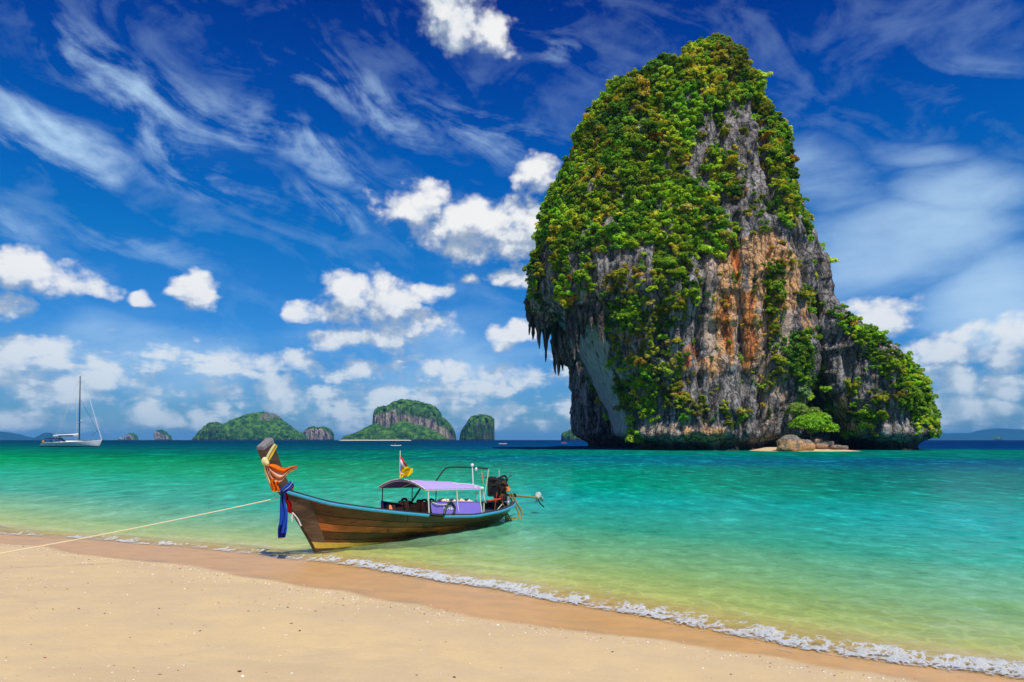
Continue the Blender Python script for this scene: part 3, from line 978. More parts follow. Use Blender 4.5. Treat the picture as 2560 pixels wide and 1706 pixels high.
# stalactites under the overhang: each its own part
def stalactite(px, py0, py1, w0, Y, seed):
    r = random.Random(seed)
    rings, seg = 12, 9
    P0, P1 = at(px, py0, Y), at(px + r.uniform(-5, 5), py1, Y)
    V, F = [], []
    ph = [r.uniform(0, 6.28) for _ in range(4)]
    for k in range(rings):
        u = k / (rings - 1)
        c = P0.lerp(P1, u)
        rad = w0 * ((1 - u) ** .75) * (1 + .35 * math.sin(9 * u + ph[0]) * (1 - u) + .2 * math.sin(23 * u + ph[1])) + .10
        c = c + Vector((math.sin(4 * u + ph[2]), math.cos(5 * u + ph[3]), 0)) * w0 * .25
        for j in range(seg):
            a = 2 * math.pi * j / seg
            rr = rad * (1 + .32 * math.sin(3 * a + ph[1] + 2 * u) + .18 * r.uniform(-1, 1))
            V.append((c.x + rr * math.cos(a), c.y + rr * math.sin(a), c.z))
    F = [tuple(f) for f in grid_faces(seg, rings, wrap=True)]
    F.append(tuple(range(seg))); F.append(tuple(range(len(V) - 1, len(V) - seg - 1, -1)))
    me = bpy.data.meshes.new('stalactite')
    me.from_pydata(V, [], F); me.update()
    me.polygons.foreach_set('use_smooth', [True] * len(me.polygons))
    for a in ('warm', 'red', 'pale', 'slab'):
        f_attr(me, a, np.zeros(len(V)))
    return me


MAT_STAL = rock_material('dripstone', painted=False, base=((.03, .027, .025), (.10, .09, .08), (.27, .23, .19)))
ST = [(1318, 760, 805, 1.0, 196), (1330, 770, 850, 1.5, 197), (1342, 740, 842, 1.6, 194), (1352, 760, 868, 1.7, 196), (1363, 770, 905, 1.3, 195), (1372, 770, 850, 1.6, 197),
      (1356, 720, 820, 2.0, 193), (1338, 700, 790, 2.0, 193), (1380, 740, 832, 1.8, 198), (1348, 800, 872, .9, 199), (1368, 640, 780, 2.4, 195), (1326, 800, 838, .6, 195),
      (1390, 780, 880, 1.8, 206), (1398, 800, 940, 2.2, 207), (1408, 820, 928, 1.8, 208), (1416, 800, 912, 2.4, 206), (1424, 830, 958, 1.8, 207), (1432, 840, 926, 1.7, 208),
      (1386, 850, 936, 1.3, 209), (1438, 860, 918, 1.3, 207), (1404, 760, 880, 2.4, 205), (1427, 900, 966, .6, 207), (1392, 700, 830, 2.6, 203), (1412, 740, 860, 2.6, 204),
      (1424, 790, 880, 1.6, 181), (1432, 800, 900, 1.3, 180), (1441, 780, 880, 1.7, 179), (1452, 790, 850, 1.5, 178), (1462, 780, 826, 1.2, 177), (1480, 760, 830, 1.5, 175), (1494, 770, 852, 1.5, 174), (1504, 790, 858, 1.0, 174)]
for k, (px, p0, p1, w0, Yd) in enumerate(ST):
    child('stalactite', stalactite(px, p0 - 14, p1, w0 * .8, Yd, 500 + k), MAT_STAL, island)

# ------------------------------------------------------------------ foliage
def leaf_cloud(n, lobes, leaf, rng, flat=.75):
    """n leaf triangles over a handful of lobes; returns V (3n,3), and a lightness per leaf"""
    L = np.array(lobes, dtype=np.float32)          # x, y, z, r
    wts = L[:, 3] ** 2; wts /= wts.sum()
    k = rng.choice(len(L), n, p=wts)
    d = rng.normal(size=(n, 3)).astype(np.float32)
    d /= np.linalg.norm(d, axis=1, keepdims=True)
    d[:, 2] = np.where(d[:, 2] < -.35, -d[:, 2], d[:, 2])
    rr = L[k, 3] * (.62 + .48 * rng.random(n) ** .6)
    c = L[k, :3] + d * rr[:, None] * np.array([1, 1, flat])
    nrm = d * .9 + rng.normal(size=(n, 3)) * .42 + np.array([0, 0, .5])
    nrm /= np.linalg.norm(nrm, axis=1, keepdims=True)
    t = np.cross(nrm, rng.normal(size=(n, 3)))
    t /= np.linalg.norm(t, axis=1, keepdims=True) + 1e-6
    b = np.cross(nrm, t)
    sz = leaf * (.6 + .8 * rng.random(n))[:, None]
    V = np.stack([c + t * sz, c - t * sz * .5 + b * sz * .8, c - t * sz * .5 - b * sz * .8], 1)
    return V.reshape(-1, 3)


def crown_lobes(rng, n, r, spread, zs=.6):
    out = [(0, 0, 0, r * .75)]
    for _ in range(n):
        a = rng.random() * 6.283
        q = spread * math.sqrt(rng.random())
        out.append((math.cos(a) * q * r, math.sin(a) * q * r, (rng.random() - .4) * zs * r, r * (.32 + .33 * rng.random())))
    return out


def leaf_material(name, col=None, attr=True, inst=False):
    m, nt, out = new_mat(name)
    Pw = nt.new('ShaderNodeNewGeometry').outputs['Position']
    c = nt.attr('leaf_colour', 'Color') if attr else None
    if inst:
        ia = nt.new('ShaderNodeAttribute', attribute_name='shrub_colour', attribute_type='INSTANCER')
        c = nt.vm('SCALE', ia.outputs['Color'], scale=nt.attr('leaf_var'))
    if c is None:
        r_ = nt.new('ShaderNodeRGB'); r_.outputs[0].default_value = (*col, 1); c = r_.outputs[0]
    n = nt.noise(Pw, 1.7, 3, .6)
    c = nt.mix(1.0, c, nt.ramp(n, [(.3, (.6, .62, .6)), (.7, (1.3, 1.28, 1.2))]), 'MULTIPLY')
    d = nt.new('ShaderNodeBsdfPrincipled')
    nt.put(d.inputs['Base Color'], c); nt.put(d.inputs['Roughness'], .62); nt.put(d.inputs['Specular IOR Level'], .2)
    t = nt.new('ShaderNodeBsdfTranslucent')
    nt.put(t.inputs['Color'], nt.mix(1.0, c, (1.25, 1.25, .55), 'MULTIPLY'))
    mx = nt.new('ShaderNodeMixShader'); mx.inputs[0].default_value = .34
    nt.l.new(d.outputs[0], mx.inputs[1]); nt.l.new(t.outputs[0], mx.inputs[2])
    nt.l.new(mx.outputs[0], out.inputs[0])
    return m


MAT_LEAF = leaf_material('shrub_leaves')
PAL = {
    'green': [(0.247, 0.442, 0.016), (0.182, 0.377, 0.013), (0.325, 0.494, 0.017), (0.117, 0.273, 0.015), (0.390, 0.520, 0.021)],
    'olive': [(0.351, 0.390, 0.019), (0.416, 0.403, 0.026), (0.273, 0.325, 0.017), (0.494, 0.442, 0.032)],
    'rust': [(0.390, 0.221, 0.021), (0.312, 0.182, 0.019), (0.468, 0.312, 0.026)],
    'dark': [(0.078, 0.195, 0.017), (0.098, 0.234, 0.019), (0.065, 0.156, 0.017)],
    'dry': [(0.546, 0.429, 0.084), (0.624, 0.468, 0.095), (0.442, 0.390, 0.074)],
}
#        polygon in photo px, density 0..1, mean radius m, palette weights (green, olive, rust, dark, dry)
VEG = [
    ([(1795, 60), (1730, 70), (1670, 115), (1570, 145), (1485, 208), (1458, 280), (1437, 355), (1430, 403), (1398, 455), (1368, 520), (1352, 600), (1400, 640), (1480, 615), (1540, 650), (1620, 600), (1700, 630),
      (1790, 650), (1840, 600), (1800, 520), (1730, 480), (1715, 420), (1735, 330), (1780, 270), (1850, 235), (1888, 200), (1858, 105), (1822, 80)], .94, 1.75, (.70, .17, .01, .11, .01)),
    ([(1700, 55), (1870, 60), (1905, 210), (1880, 250), (1800, 250), (1690, 200)], .97, 1.6, (.46, .42, .015, .10, .005)),
    ([(1885, 190), (1925, 264), (1952, 317), (1964, 348), (1980, 413), (1985, 470), (1990, 540), (1970, 580), (1950, 540), (1932, 470), (1918, 380), (1900, 300)], .95, 1.4, (.50, .22, .06, .20, .02)),
    ([(1715, 250), (1890, 240), (1920, 480), (1930, 600), (1800, 600), (1730, 500)], .12, .8, (.5, .3, .05, .05, .1)),
    ([(1775, 380), (1830, 380), (1850, 470), (1800, 500), (1770, 450)], .8, 1.4, (.7, .2, .04, .06, 0)),
    ([(1310, 640), (1356, 640), (1366, 700), (1350, 770), (1316, 780)], .9, 1.2, (.6, .15, .05, .2, 0)),
    ([(1395, 645), (1482, 650), (1484, 715), (1440, 770), (1400, 760)], .78, 1.4, (.6, .2, .1, .1, 0)),
    ([(1505, 665), (1595, 665), (1620, 720), (1560, 740), (1505, 720)], .6, 1.2, (.3, .4, .02, 0, .28)),
    ([(1505, 735), (1598, 735), (1600, 830), (1520, 840)], .9, 1.6, (.72, .14, .04, .10, 0)),
    ([(1640, 630), (1705, 630), (1715, 720), (1700, 780), (1640, 770), (1630, 710)], .9, 1.5, (.75, .15, 0, .10, 0)),
    ([(1590, 745), (1680, 755), (1672, 830), (1600, 820)], .75, 1.4, (.5, .3, .02, .08, .1)),
    ([(1700, 712), (1752, 712), (1748, 765), (1700, 765)], .7, 1.2, (.7, .2, 0, .1, 0)),
    ([(1524, 820), (1640, 815), (1630, 905), (1540, 915)], .72, 1.1, (.18, .40, .04, 0, .38)),
    ([(1550, 900), (1630, 890), (1640, 960), (1632, 1045), (1570, 1040), (1545, 960)], .92, 1.5, (.58, .28, .02, .08, .04)),
    ([(1640, 965), (1750, 965), (1775, 1030), (1740, 1048), (1650, 1048)], .55, 1.15, (.3, .35, .05, .05, .25)),
    ([(1640, 820), (1720, 900), (1700, 1000), (1640, 960)], .35, .9, (.2, .4, .05, 0, .35)),
    ([(1912, 665), (1958, 665), (1962, 750), (1950, 835), (1922, 830)], .90, 1.0, (.55, .33, .04, .08, 0)),
    ([(1930, 855), (1962, 855), (1960, 945), (1934, 945)], .88, .95, (.55, .33, .04, .08, 0)),
    ([(1905, 940), (1945, 940), (1940, 1010), (1910, 1010)], .6, 1.0, (.2, .5, .05, .05, .2)),
    ([(1820, 1020), (1880, 1020), (1860, 1070), (1822, 1070)], .7, 1.1, (.2, .5, .05, 0, .25)),
    ([(1990, 720), (2030, 720), (2034, 765), (1994, 768)], .6, .9, (.4, .35, .05, .1, .1)),
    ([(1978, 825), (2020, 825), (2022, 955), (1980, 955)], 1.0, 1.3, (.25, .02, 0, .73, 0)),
    ([(2046, 745), (2124, 795), (2182, 840), (2242, 880), (2292, 926), (2316, 965), (2355, 1040), (2340, 1088), (2300, 1075), (2280, 1036), (2252, 1000), (2226, 955), (2190, 918), (2148, 862), (2100, 812)], 1.0, 1.2, (.70, .20, .02, .08, 0)),
    ([(2138, 1020), (2197, 1020), (2197, 1064), (2140, 1064)], .9, 1.35, (.75, .2, 0, .05, 0)),
    ([(2178, 978), (2220, 978), (2216, 1010), (2180, 1010)], .8, 1.2, (.5, .45, 0, .05, 0)),
    ([(2110, 955), (2155, 955), (2150, 1000), (2115, 1000)], .6, 1.0, (.4, .5, 0, 0, .1)),
    ([(2080, 850), (2300, 1000), (2290, 1095), (2140, 1095)], .05, .6, (.5, .3, .05, 0, .15)),
    ([(1540, 620), (1990, 600), (1960, 1080), (1600, 1040)], .07, .7, (.35, .35, .05, .05, .2)),
]


def scatter(V, N, F, count, rng):
    tri = V[F]
    ctr = tri.mean(1)
    fn = np.cross(tri[:, 1] - tri[:, 0], tri[:, -1] - tri[:, 0])
    ar = np.linalg.norm(fn, axis=1)
    fn /= ar[:, None] + 1e-9
    k = rng.choice(len(F), count, p=ar / ar.sum())
    return ctr[k] + rng.normal(size=(count, 3)) * .12, fn[k]


def faces_of(me):
    a = np.empty(len(me.polygons) * 4, dtype=np.int32)
    me.loops.foreach_get('vertex_index', a)
    return a.reshape(-1, 4)


rng = np.random.default_rng(5)
V, N = get_v(rock_me)
SP, SN = scatter(V, N, faces_of(rock_me), 60000, rng)
sx, sy = to_px(SP)
shr = []            # x y z r palette
names = list(PAL)
dens = np.zeros(len(SP)); pidx = -np.ones(len(SP), dtype=int); rad = np.zeros(len(SP))
jx2 = sx + rng.normal(size=len(SP)) * 5; jy2 = sy + rng.normal(size=len(SP)) * 5
for k, (poly, dn, rm, pw) in enumerate(VEG):
    ins = in_poly(jx2, jy2, poly) & (dn > dens)
    dens[ins] = dn; pidx[ins] = k; rad[ins] = rm
# patches of bare rock inside the green
gap = fbm(SP / np.array([5., 5., 8.]), 3, 301)
dens = np.where((gap < -.06) & (dens < .96), dens * .25, dens)
backside = SN[:, 1] > .3
dens = np.where(backside, .8 * (gap > -.1), dens); pidx = np.where(backside, 0, pidx); rad = np.where(backside, 1.9, rad)
dens = np.where(SN[:, 2] < -.55, 0, dens)
dens = np.where(SP[:, 2] < 3.5, 0, dens)
order = rng.permutation(len(SP))
cell = {}
for i in order:
    if dens[i] <= 0 or rng.random() > dens[i]:
        continue
    r = rad[i] * (.5 + .45 * rng.random() + .9 * rng.random() ** 5)
    r = min(r, 2.4) * .92
    p = SP[i]
    key = tuple(np.floor(p / 2.0).astype(int))
    ok = True
    md = .68 * r if not backside[i] else 1.6 * r
    for a in (-1, 0, 1):
        for b in (-1, 0, 1):
            for c in (-1, 0, 1):
                for qv in cell.get((key[0] + a, key[1] + b, key[2] + c), ()):
                    if (p[0] - qv[0]) ** 2 + (p[1] - qv[1]) ** 2 + (p[2] - qv[2]) ** 2 < md * md:
                        ok = False; break
                if not ok: break
            if not ok: break
        if not ok: break
    if not ok:
        continue
    cell.setdefault(key, []).append(p)
    pw = VEG[pidx[i]][3]
    cl = fbm((p / 7.0)[None, :], 2, 307)[0]
    w_ = np.array(pw) * np.exp(np.array([.5, .2, -.6, .8, -.4]) * cl * 1.6)
    pal = rng.choice(5, p=w_ / w_.sum())
    shr.append((p + SN[i] * r * .25 + np.array([0, 0, r * .15]), r, pal))
print('shrubs', len(shr))


def leaf_var(me, n, rg):
    f_attr(me, 'leaf_var', .62 + .76 * rg.random(n), 'FACE')


protoC = bpy.data.collections.new('shrub_kinds')
def proto(kind, rg):
    if kind == 'bush':
        lob = crown_lobes(rg, 10, 1.0, .95, .9); n, lf = 1000, .15
    elif kind == 'drape':                                             # a curtain of creepers hanging down the face
        lob = [(rg.normal() * .35, rg.normal() * .25, -.35 * k + .9 + rg.normal() * .1, .34 + .22 * rg.random()) for k in range(8)]; n, lf = 900, .14
    elif kind == 'crown':                                             # a small tree with flat tiers
        lob = [(rg.normal() * .5, rg.normal() * .5, .25 + .5 * rg.random(), .28 + .25 * rg.random()) for _ in range(11)]; n, lf = 1100, .14
    elif kind == 'spread':
        lob = [((rg.random() - .5) * 2.2, (rg.random() - .5) * 1.6, rg.normal() * .22, .26 + .22 * rg.random()) for _ in range(12)]; n, lf = 1000, .14
    else:                                                             # tuft of long blades
        lob = None
    if lob is not None:
        lv = leaf_cloud(n, lob, lf, rg, flat=.85)
    else:
        n = 420
        d = rg.normal(size=(n, 3)) + np.array([0, 0, .9]); d /= np.linalg.norm(d, axis=1, keepdims=True)
        b0 = rg.normal(size=(n, 3)) * .16; L_ = .5 + .6 * rg.random((n, 1))
        sd_ = np.cross(d, rg.normal(size=(n, 3))); sd_ /= np.linalg.norm(sd_, axis=1, keepdims=True)
        tip = b0 + d * L_ - np.array([0, 0, .25]) * L_ ** 2
        lv = np.stack([b0 + sd_ * .06, b0 - sd_ * .06, tip], 1).reshape(-1, 3)
    me = np_mesh('shrub_kind', lv, np.arange(len(lv)).reshape(-1, 3), smooth=False)
    leaf_var(me, len(lv) // 3, rg)
    me.materials.append(MAT_LEAF_I)
    o = bpy.data.objects.new('shrub_kind_%02d' % len(protoC.objects), me)
    protoC.objects.link(o)


MAT_LEAF_I = leaf_material('cliff_leaves', inst=True)
for kd in ('bush', 'bush', 'bush', 'crown', 'crown', 'drape', 'drape', 'spread', 'spread', 'spread', 'tuft'):
    proto(kd, rng)
n = len(shr)
Pp = np.array([a_[0] for a_ in shr]); Rr = np.array([a_[1] for a_ in shr]); Pl = np.array([a_[2] for a_ in shr])
me = bpy.data.meshes.new('cliff_shrubbery')
me.vertices.add(n); me.vertices.foreach_set('co', Pp.astype(np.float32).ravel())
cc = np.empty((n, 3)); kk = np.empty(n, dtype=np.int32)
for i in range(n):
    cols = PAL[names[Pl[i]]]
    cc[i] = np.array(cols[rng.integers(len(cols))]) * (.85 + .5 * rng.random())
    kk[i] = 10 if (names[Pl[i]] == 'dry' and rng.random() < .6) else rng.choice(10, p=[.05, .05, .05, .10, .10, .15, .15, .12, .12, .11])
br_ = fbm(Pp / 6.5, 3, 311); hu_ = fbm(Pp / 9.0, 3, 313)
cc *= (1 + .75 * br_)[:, None] * np.stack([1 + .5 * hu_, 1 + .08 * hu_, 1 - .2 * hu_], 1)
cc = np.clip(cc, .01, .8)
c_attr(me, 'shrub_colour', cc)
rot_ = np.stack([rng.normal(size=n) * .3, rng.normal(size=n) * .3, rng.random(n) * 6.283], 1).astype(np.float32)
a_ = me.attributes.new('shrub_turn', 'FLOAT_VECTOR', 'POINT'); a_.data.foreach_set('vector', rot_.ravel())
scl_ = (Rr[:, None] * np.array([1, 1, 1]) * (.8 + .45 * rng.random((n, 3)))).astype(np.float32)
a_ = me.attributes.new('shrub_size', 'FLOAT_VECTOR', 'POINT'); a_.data.foreach_set('vector', scl_.ravel())
a_ = me.attributes.new('shrub_kind', 'INT', 'POINT'); a_.data.foreach_set('value', kk)
me.update()
fo_ = link('cliff_shrubbery', me)
tag(fo_, kind='stuff')
gt = bpy.data.node_groups.new('shrub_scatter', 'GeometryNodeTree')
gt.interface.new_socket('Geometry', in_out='INPUT', socket_type='NodeSocketGeometry')
gt.interface.new_socket('Geometry', in_out='OUTPUT', socket_type='NodeSocketGeometry')
gi, go = gt.nodes.new('NodeGroupInput'), gt.nodes.new('NodeGroupOutput')
def gattr(nm, ty):
    q = gt.nodes.new('GeometryNodeInputNamedAttribute'); q.data_type = ty; q.inputs[0].default_value = nm
    return q.outputs[0]
ci = gt.nodes.new('GeometryNodeCollectionInfo'); ci.inputs[0].default_value = protoC; ci.inputs[1].default_value = True; ci.inputs[2].default_value = True
ip = gt.nodes.new('GeometryNodeInstanceOnPoints')
gt.links.new(gi.outputs[0], ip.inputs['Points']); gt.links.new(ci.outputs[0], ip.inputs['Instance'])
ip.inputs['Pick Instance'].default_value = True
gt.links.new(gattr('shrub_kind', 'INT'), ip.inputs['Instance Index'])
er_ = gt.nodes.new('FunctionNodeEulerToRotation'); gt.links.new(gattr('shrub_turn', 'FLOAT_VECTOR'), er_.inputs[0])
gt.links.new(er_.outputs[0], ip.inputs['Rotation'])
gt.links.new(gattr('shrub_size', 'FLOAT_VECTOR'), ip.inputs['Scale'])
gt.links.new(ip.outputs[0], go.inputs[0])
mdg = fo_.modifiers.new('scatter', 'NODES'); mdg.node_group = gt

# ------------------------------------------------------------------ trees, boulders and the little beach at the foot of the rock
def tree(name, label, px, py_base, Y, height, cr, cols, lobes_n=9, zs=.6, seed=1, leaf=.34, n=2600, lean=0.0):
    rg = np.random.default_rng(seed)
    b = at(px, py_base, Y)
    root = empty(name, b)
    tag(root, label, 'tree')
    V, F = [], []
    rr = random.Random(seed)

    def limb(p0, p1, r0, r1):
        o = len(V)
        d = (p1 - p0).normalized()
        u = d.orthogonal().normalized(); v = d.cross(u)
        for k in range(5):
            t_ = k / 4
            c = p0.lerp(p1, t_) + u * math.sin(t_ * 3.1) * .12 * (p1 - p0).length
            rd = r0 + (r1 - r0) * t_
            for j in range(7):
                a = 2 * math.pi * j / 7
                V.append(c + (u * math.cos(a) + v * math.sin(a)) * rd)
        for f in grid_faces(7, 5, wrap=True):
            F.append(tuple(int(i) + o for i in f))
    top = Vector((lean, 0, height * .55))
    limb(Vector((0, 0, -.4)), top, height * .045, height * .028)
    lob = crown_lobes(rg, lobes_n, cr, .85, zs)
    lob[0] = (0, 0, 0, lob[0][3] * .5)
    lob = [(x * (1 + .25 * math.sin(5 * y)), y, z, r * (.62 + .4 * rg.random())) for x, y, z, r in lob]
    lob = [(x + lean, y, z + height * .68, r) for x, y, z, r in lob]
    for q in lob[1:7]:
        limb(top * .8, Vector(q[:3]), height * .02, height * .006)
    me = bpy.data.meshes.new('trunk'); me.from_pydata([tuple(v) for v in V], [], F); me.update()
    me.polygons.foreach_set('use_smooth', [True] * len(me.polygons))
    link('trunk', me, MAT_BARK, root)
    lv = leaf_cloud(n, lob, leaf, rg)
    cm = np_mesh('crown', lv, np.arange(len(lv)).reshape(-1, 3), smooth=False)
    c = np.array(cols)[rg.integers(len(cols), size=n)] * (.7 + .6 * rg.random((n, 1)))
    c_attr(cm, 'leaf_colour', c, 'FACE')
    link('crown', cm, MAT_LEAF, root)
    return root


MAT_BARK = simple_mat('bark', (.14, .095, .06), .9, .1, .4, 3.0, bump=.6)
YT = 168
tree('broadleaf_tree', 'bright lime green spreading tree standing behind the orange boulder at the cleft', 2022, 1114, YT - 3, 6.6, 4.9, [(.25, .52, .02), (.19, .44, .018), (.32, .56, .03)], 22, .62, 21, .26, 6500, .6)
tree('broadleaf_tree', 'grey-green tree rising in the middle of the dark cleft', 2004, 1058, YT + 6, 9.5, 2.7, [(.20, .34, .14), (.25, .38, .18), (.15, .31, .08)], 11, 1.5, 22, .26, 3200)
tree('broadleaf_tree', 'mid green bushy tree with a brown patch just above the lime green tree', 2006, 1075, YT + 3, 6.0, 3.7, [(.19, .40, .03), (.23, .41, .04), (.30, .30, .11)], 11, .5, 23, .28, 3000)
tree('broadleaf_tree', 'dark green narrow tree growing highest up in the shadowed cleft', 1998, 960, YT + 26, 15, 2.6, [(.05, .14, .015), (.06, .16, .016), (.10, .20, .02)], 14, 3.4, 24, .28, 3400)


def blob_rock(name, c, size, seed, mat, rough=.22, seg=26, rings=16, flat=2.4):
    V = []
    for j in range(rings):
        th = math.pi * j / (rings - 1)
        for i in range(seg):
            a = 2 * math.pi * i / seg
            x, y, z = math.sin(th) * math.cos(a), math.sin(th) * math.sin(a), -math.cos(th)
            V.append([math.copysign(abs(q) ** (2 / flat), q) for q in (x, y, z)])
    V = np.array(V)
    N_ = V / (np.linalg.norm(V, axis=1, keepdims=True) + 1e-6)
    V = V * (1 + rough * fbm(V * 1.3 + seed, 4, seed, ridged=True)[:, None]) + N_ * (.5 * rough * fbm(V * 3.3 + seed, 3, seed + 5)[:, None])
    V = V * np.array(size)
    me = np_mesh(name, V, grid_faces(seg, rings, wrap=True))
    for a in ('red', 'pale', 'slab'):
        f_attr(me, a, np.zeros(len(V)))
    return me


def rock_thing(px, py, Y, size, seed, label, warm=0.0, group=None):
    p = at(px, py, Y)
    me = blob_rock('boulder', p, size, seed, None)
    n = len(me.vertices)
    z = np.empty(n * 3, dtype=np.float32); me.vertices.foreach_get('co', z); z = z.reshape(-1, 3)
    f_attr(me, 'warm', (z[:, 2] < .55 * size[2]) * warm)
    o = link('boulder', me, MAT_BOULDER, None, (p.x, p.y, max(p.z, 0) + size[2] * .35))
    tag(o, label, 'boulder', group)
    return o


m, nt, out = new_mat('boulder_stone')
Pw = nt.new('ShaderNodeNewGeometry').outputs['Position']
n2 = nt.noise(nt.vm('MULTIPLY', Pw, (.7, .7, .5)), 1.0, 6, .66); n3 = nt.noise(Pw, 1.6, 6, .7)
c = nt.ramp(n3, [(.34, (.07, .06, .055)), (.5, (.20, .17, .14)), (.68, (.36, .30, .24))])
c = nt.mix(nt.m('MULTIPLY', nt.attr('warm'), nt.ss(n2, .30, .52)), c, nt.ramp(n3, [(.35, (.66, .22, .04)), (.6, (.74, .46, .22))]))
pbsdf(nt, out, c, .85, .2, nt.bump(n3, .9, .5))
MAT_BOULDER = m
rock_thing(1976, 1122, 161, (2.8, 2.0, 2.2), 3, 'big orange and tan boulder with a dark top on the little beach at the cleft', 1.0)
rock_thing(2014, 1124, 161, (1.8, 1.7, 1.7), 8, 'tan boulder touching the right side of the big orange boulder', .8)
rock_thing(1981, 1110, 163, (1.6, 1.3, 1.2), 15, 'grey boulder perched behind and above the big orange boulder', .0)
rock_thing(2052, 1118, 163, (1.5, 1.0, .7), 31, 'low brown slab rock right of the tan boulder under the lime tree', .5)
rock_thing(2068, 1114, 165, (1.5, 1.2, .8), 41, 'grey rock at the back of the little beach beside the brown slab', .1)
rock_thing(2092, 1120, 163, (1.4, 1.0, .5), 51, 'flat dark rock at the right end of the little beach', .2)
rock_thing(2110, 1121, 164, (.9, .8, .45), 61, 'small dark rock rightmost on the little beach', .1)
rock_thing(2040, 1107, 166, (1.3, 1.2, .9), 71, 'reddish rock in the shade behind the trunk of the lime tree', .7)

# little beach
sx_ = np.linspace(1895, 2175, 90); sy_ = np.linspace(0, 1, 16)
A, B = np.meshgrid(sx_, sy_); A = A.ravel(); B = B.ravel()
Yd = 158.6 + 12 * B + 1.2 * np.sin(A * .03) + .5 * np.sin(A * .11) - 1.2 * np.sin((A - 1895) / 280 * math.pi)
Xd = (A - 1280) / FPX * 163
Zd = -.15 + 1.0 * B ** .8 * np.clip(np.minimum((A - 1895) / 50, (2175 - A) / 60), 0, 1)
cove_me = np_mesh('cove_sand', np.stack([Xd, Yd, Zd], 1), grid_faces(90, 16))
m, nt, out = new_mat('cove_sand')
pbsdf(nt, out, nt.mix(nt.noise(nt.new('ShaderNodeNewGeometry').outputs['Position'], 2.0, 4, .6), (.52, .38, .21), (.64, .49, .28)), .9, .1)
tag(link('cove_beach', cove_me, m), kind='structure')

# a few shrubs that stand apart on bare rock are things of their own
def lone_shrub(px, py, r, cols, label, seed, Y0=None):
    rg = np.random.default_rng(seed)
    d = np.hypot(qx_f - px, qy_f - py)
    k = np.argsort(d)[:40]
    k = k[np.argmin(V_rock[k, 1])]
    p = V_rock[k] + N_rock[k] * r * .3
    n = int(500 + 260 * r * r)
    lv = leaf_cloud(n, crown_lobes(rg, 8, r, .8, .9), .30, rg)
    me = np_mesh('shrub', lv, np.arange(len(lv)).reshape(-1, 3), smooth=False)
    c = np.array(cols)[rg.integers(len(cols), size=n)] * (.7 + .6 * rg.random((n, 1)))
    c_attr(me, 'leaf_colour', c, 'FACE')
    o = link('shrub', me, MAT_LEAF, None, tuple(p))
    tag(o, label, 'shrub')


V_rock, N_rock = get_v(rock_me)
qx_f, qy_f = to_px(V_rock)
for a_ in [
    (1806, 335, 1.3, PAL['olive'], 'small round yellow-green bush alone on the upper grey rock', 31),
    (1800, 296, 1.2, PAL['green'], 'small bush just above the lone yellow-green bush on the upper rock', 32),
    (1814, 452, 2.2, PAL['green'], 'round bright green bush below the smooth grey slab high on the rock', 33),
    (1836, 486, 1.9, PAL['dark'], 'dark green bush below and right of the round bright bush', 34),
    (1545, 695, 2.0, PAL['olive'], 'yellow-green bush on the grey left shoulder above the overhang', 35),
    (1455, 690, 2.4, PAL['green'], 'large bush over the stalactite lip left of centre', 36),
    (1556, 790, 2.6, PAL['green'], 'big green bush in the middle left of the face', 37),
    (1674, 664, 2.6, PAL['green'], 'large bright green bush at the centre above the orange streaks', 38),
    (1718, 738, 1.8, PAL['green'], 'green bush left of the long orange streak', 39),
    (1590, 965, 2.4, PAL['green'], 'large low bush left of centre above the pale foot of the rock', 40),
    (1708, 995, 1.7, PAL['olive'], 'yellowish bush on the lower face above the pinkish ledge', 41),
    (1936, 720, 1.9, PAL['green'], 'tall green bush right of the orange streak', 42),
    (1946, 900, 1.7, PAL['olive'], 'olive bush on the right edge of the lower face', 43),
    (1850, 1035, 1.2, PAL['dry'], 'dry yellow tuft low on the face left of the cleft', 44),
    (2168, 1042, 2.1, PAL['green'], 'round green bush low on the grey outcrop', 45),
    (2200, 994, 1.6, PAL['olive'], 'olive bush on the grey slope of the outcrop', 46),
    (2132, 975, 1.2, PAL['olive'], 'small olive tuft high on the grey slope of the outcrop', 47),
    (2010, 742, 1.4, PAL['olive'], 'yellow-green bush on the right shoulder above the cleft', 48),
]:
    lone_shrub(*a_)

# ------------------------------------------------------------------ far islands
m, nt, out = new_mat('far_island')
Pw = nt.new('ShaderNodeNewGeometry').outputs['Position']
n1 = nt.noise(nt.vm('MULTIPLY', Pw, (.030, .030, .010)), 1.0, 5, .6); n2 = nt.noise(nt.vm('MULTIPLY', Pw, (.09, .09, .03)), 1.0, 5, .65)
rk = nt.ramp(n2, [(.38, (.05, .05, .06)), (.5, (.30, .25, .22)), (.60, (.58, .44, .34))])
rk = nt.mix(nt.ss(n1, .52, .64, 0, .7), rk, (.10, .11, .12))
n4 = nt.noise(Pw, .05, 5, .65); n5 = nt.noise(Pw, .11, 4, .7)
vg = nt.ramp(n4, [(.36, (.012, .055, .018)), (.5, (.045, .14, .025)), (.60, (.12, .26, .03))])
vg = nt.mix(nt.ss(n5, .5, .68, 0, .65), vg, (.018, .05, .02))
vm_ = nt.ss(nt.m('ADD', nt.attr('veg'), nt.m('MULTIPLY', nt.m('SUBTRACT', n2, .5), 1.3)), .38, .58)
c = nt.mix(vm_, rk, vg)
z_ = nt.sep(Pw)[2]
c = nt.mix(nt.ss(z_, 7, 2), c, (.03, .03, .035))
pbsdf(nt, out, c, .9, .1, nt.bump(nt.m('ADD', n2, nt.m('MULTIPLY', n5, .8)), 1.0, 9.0))
MAT_FAR = m


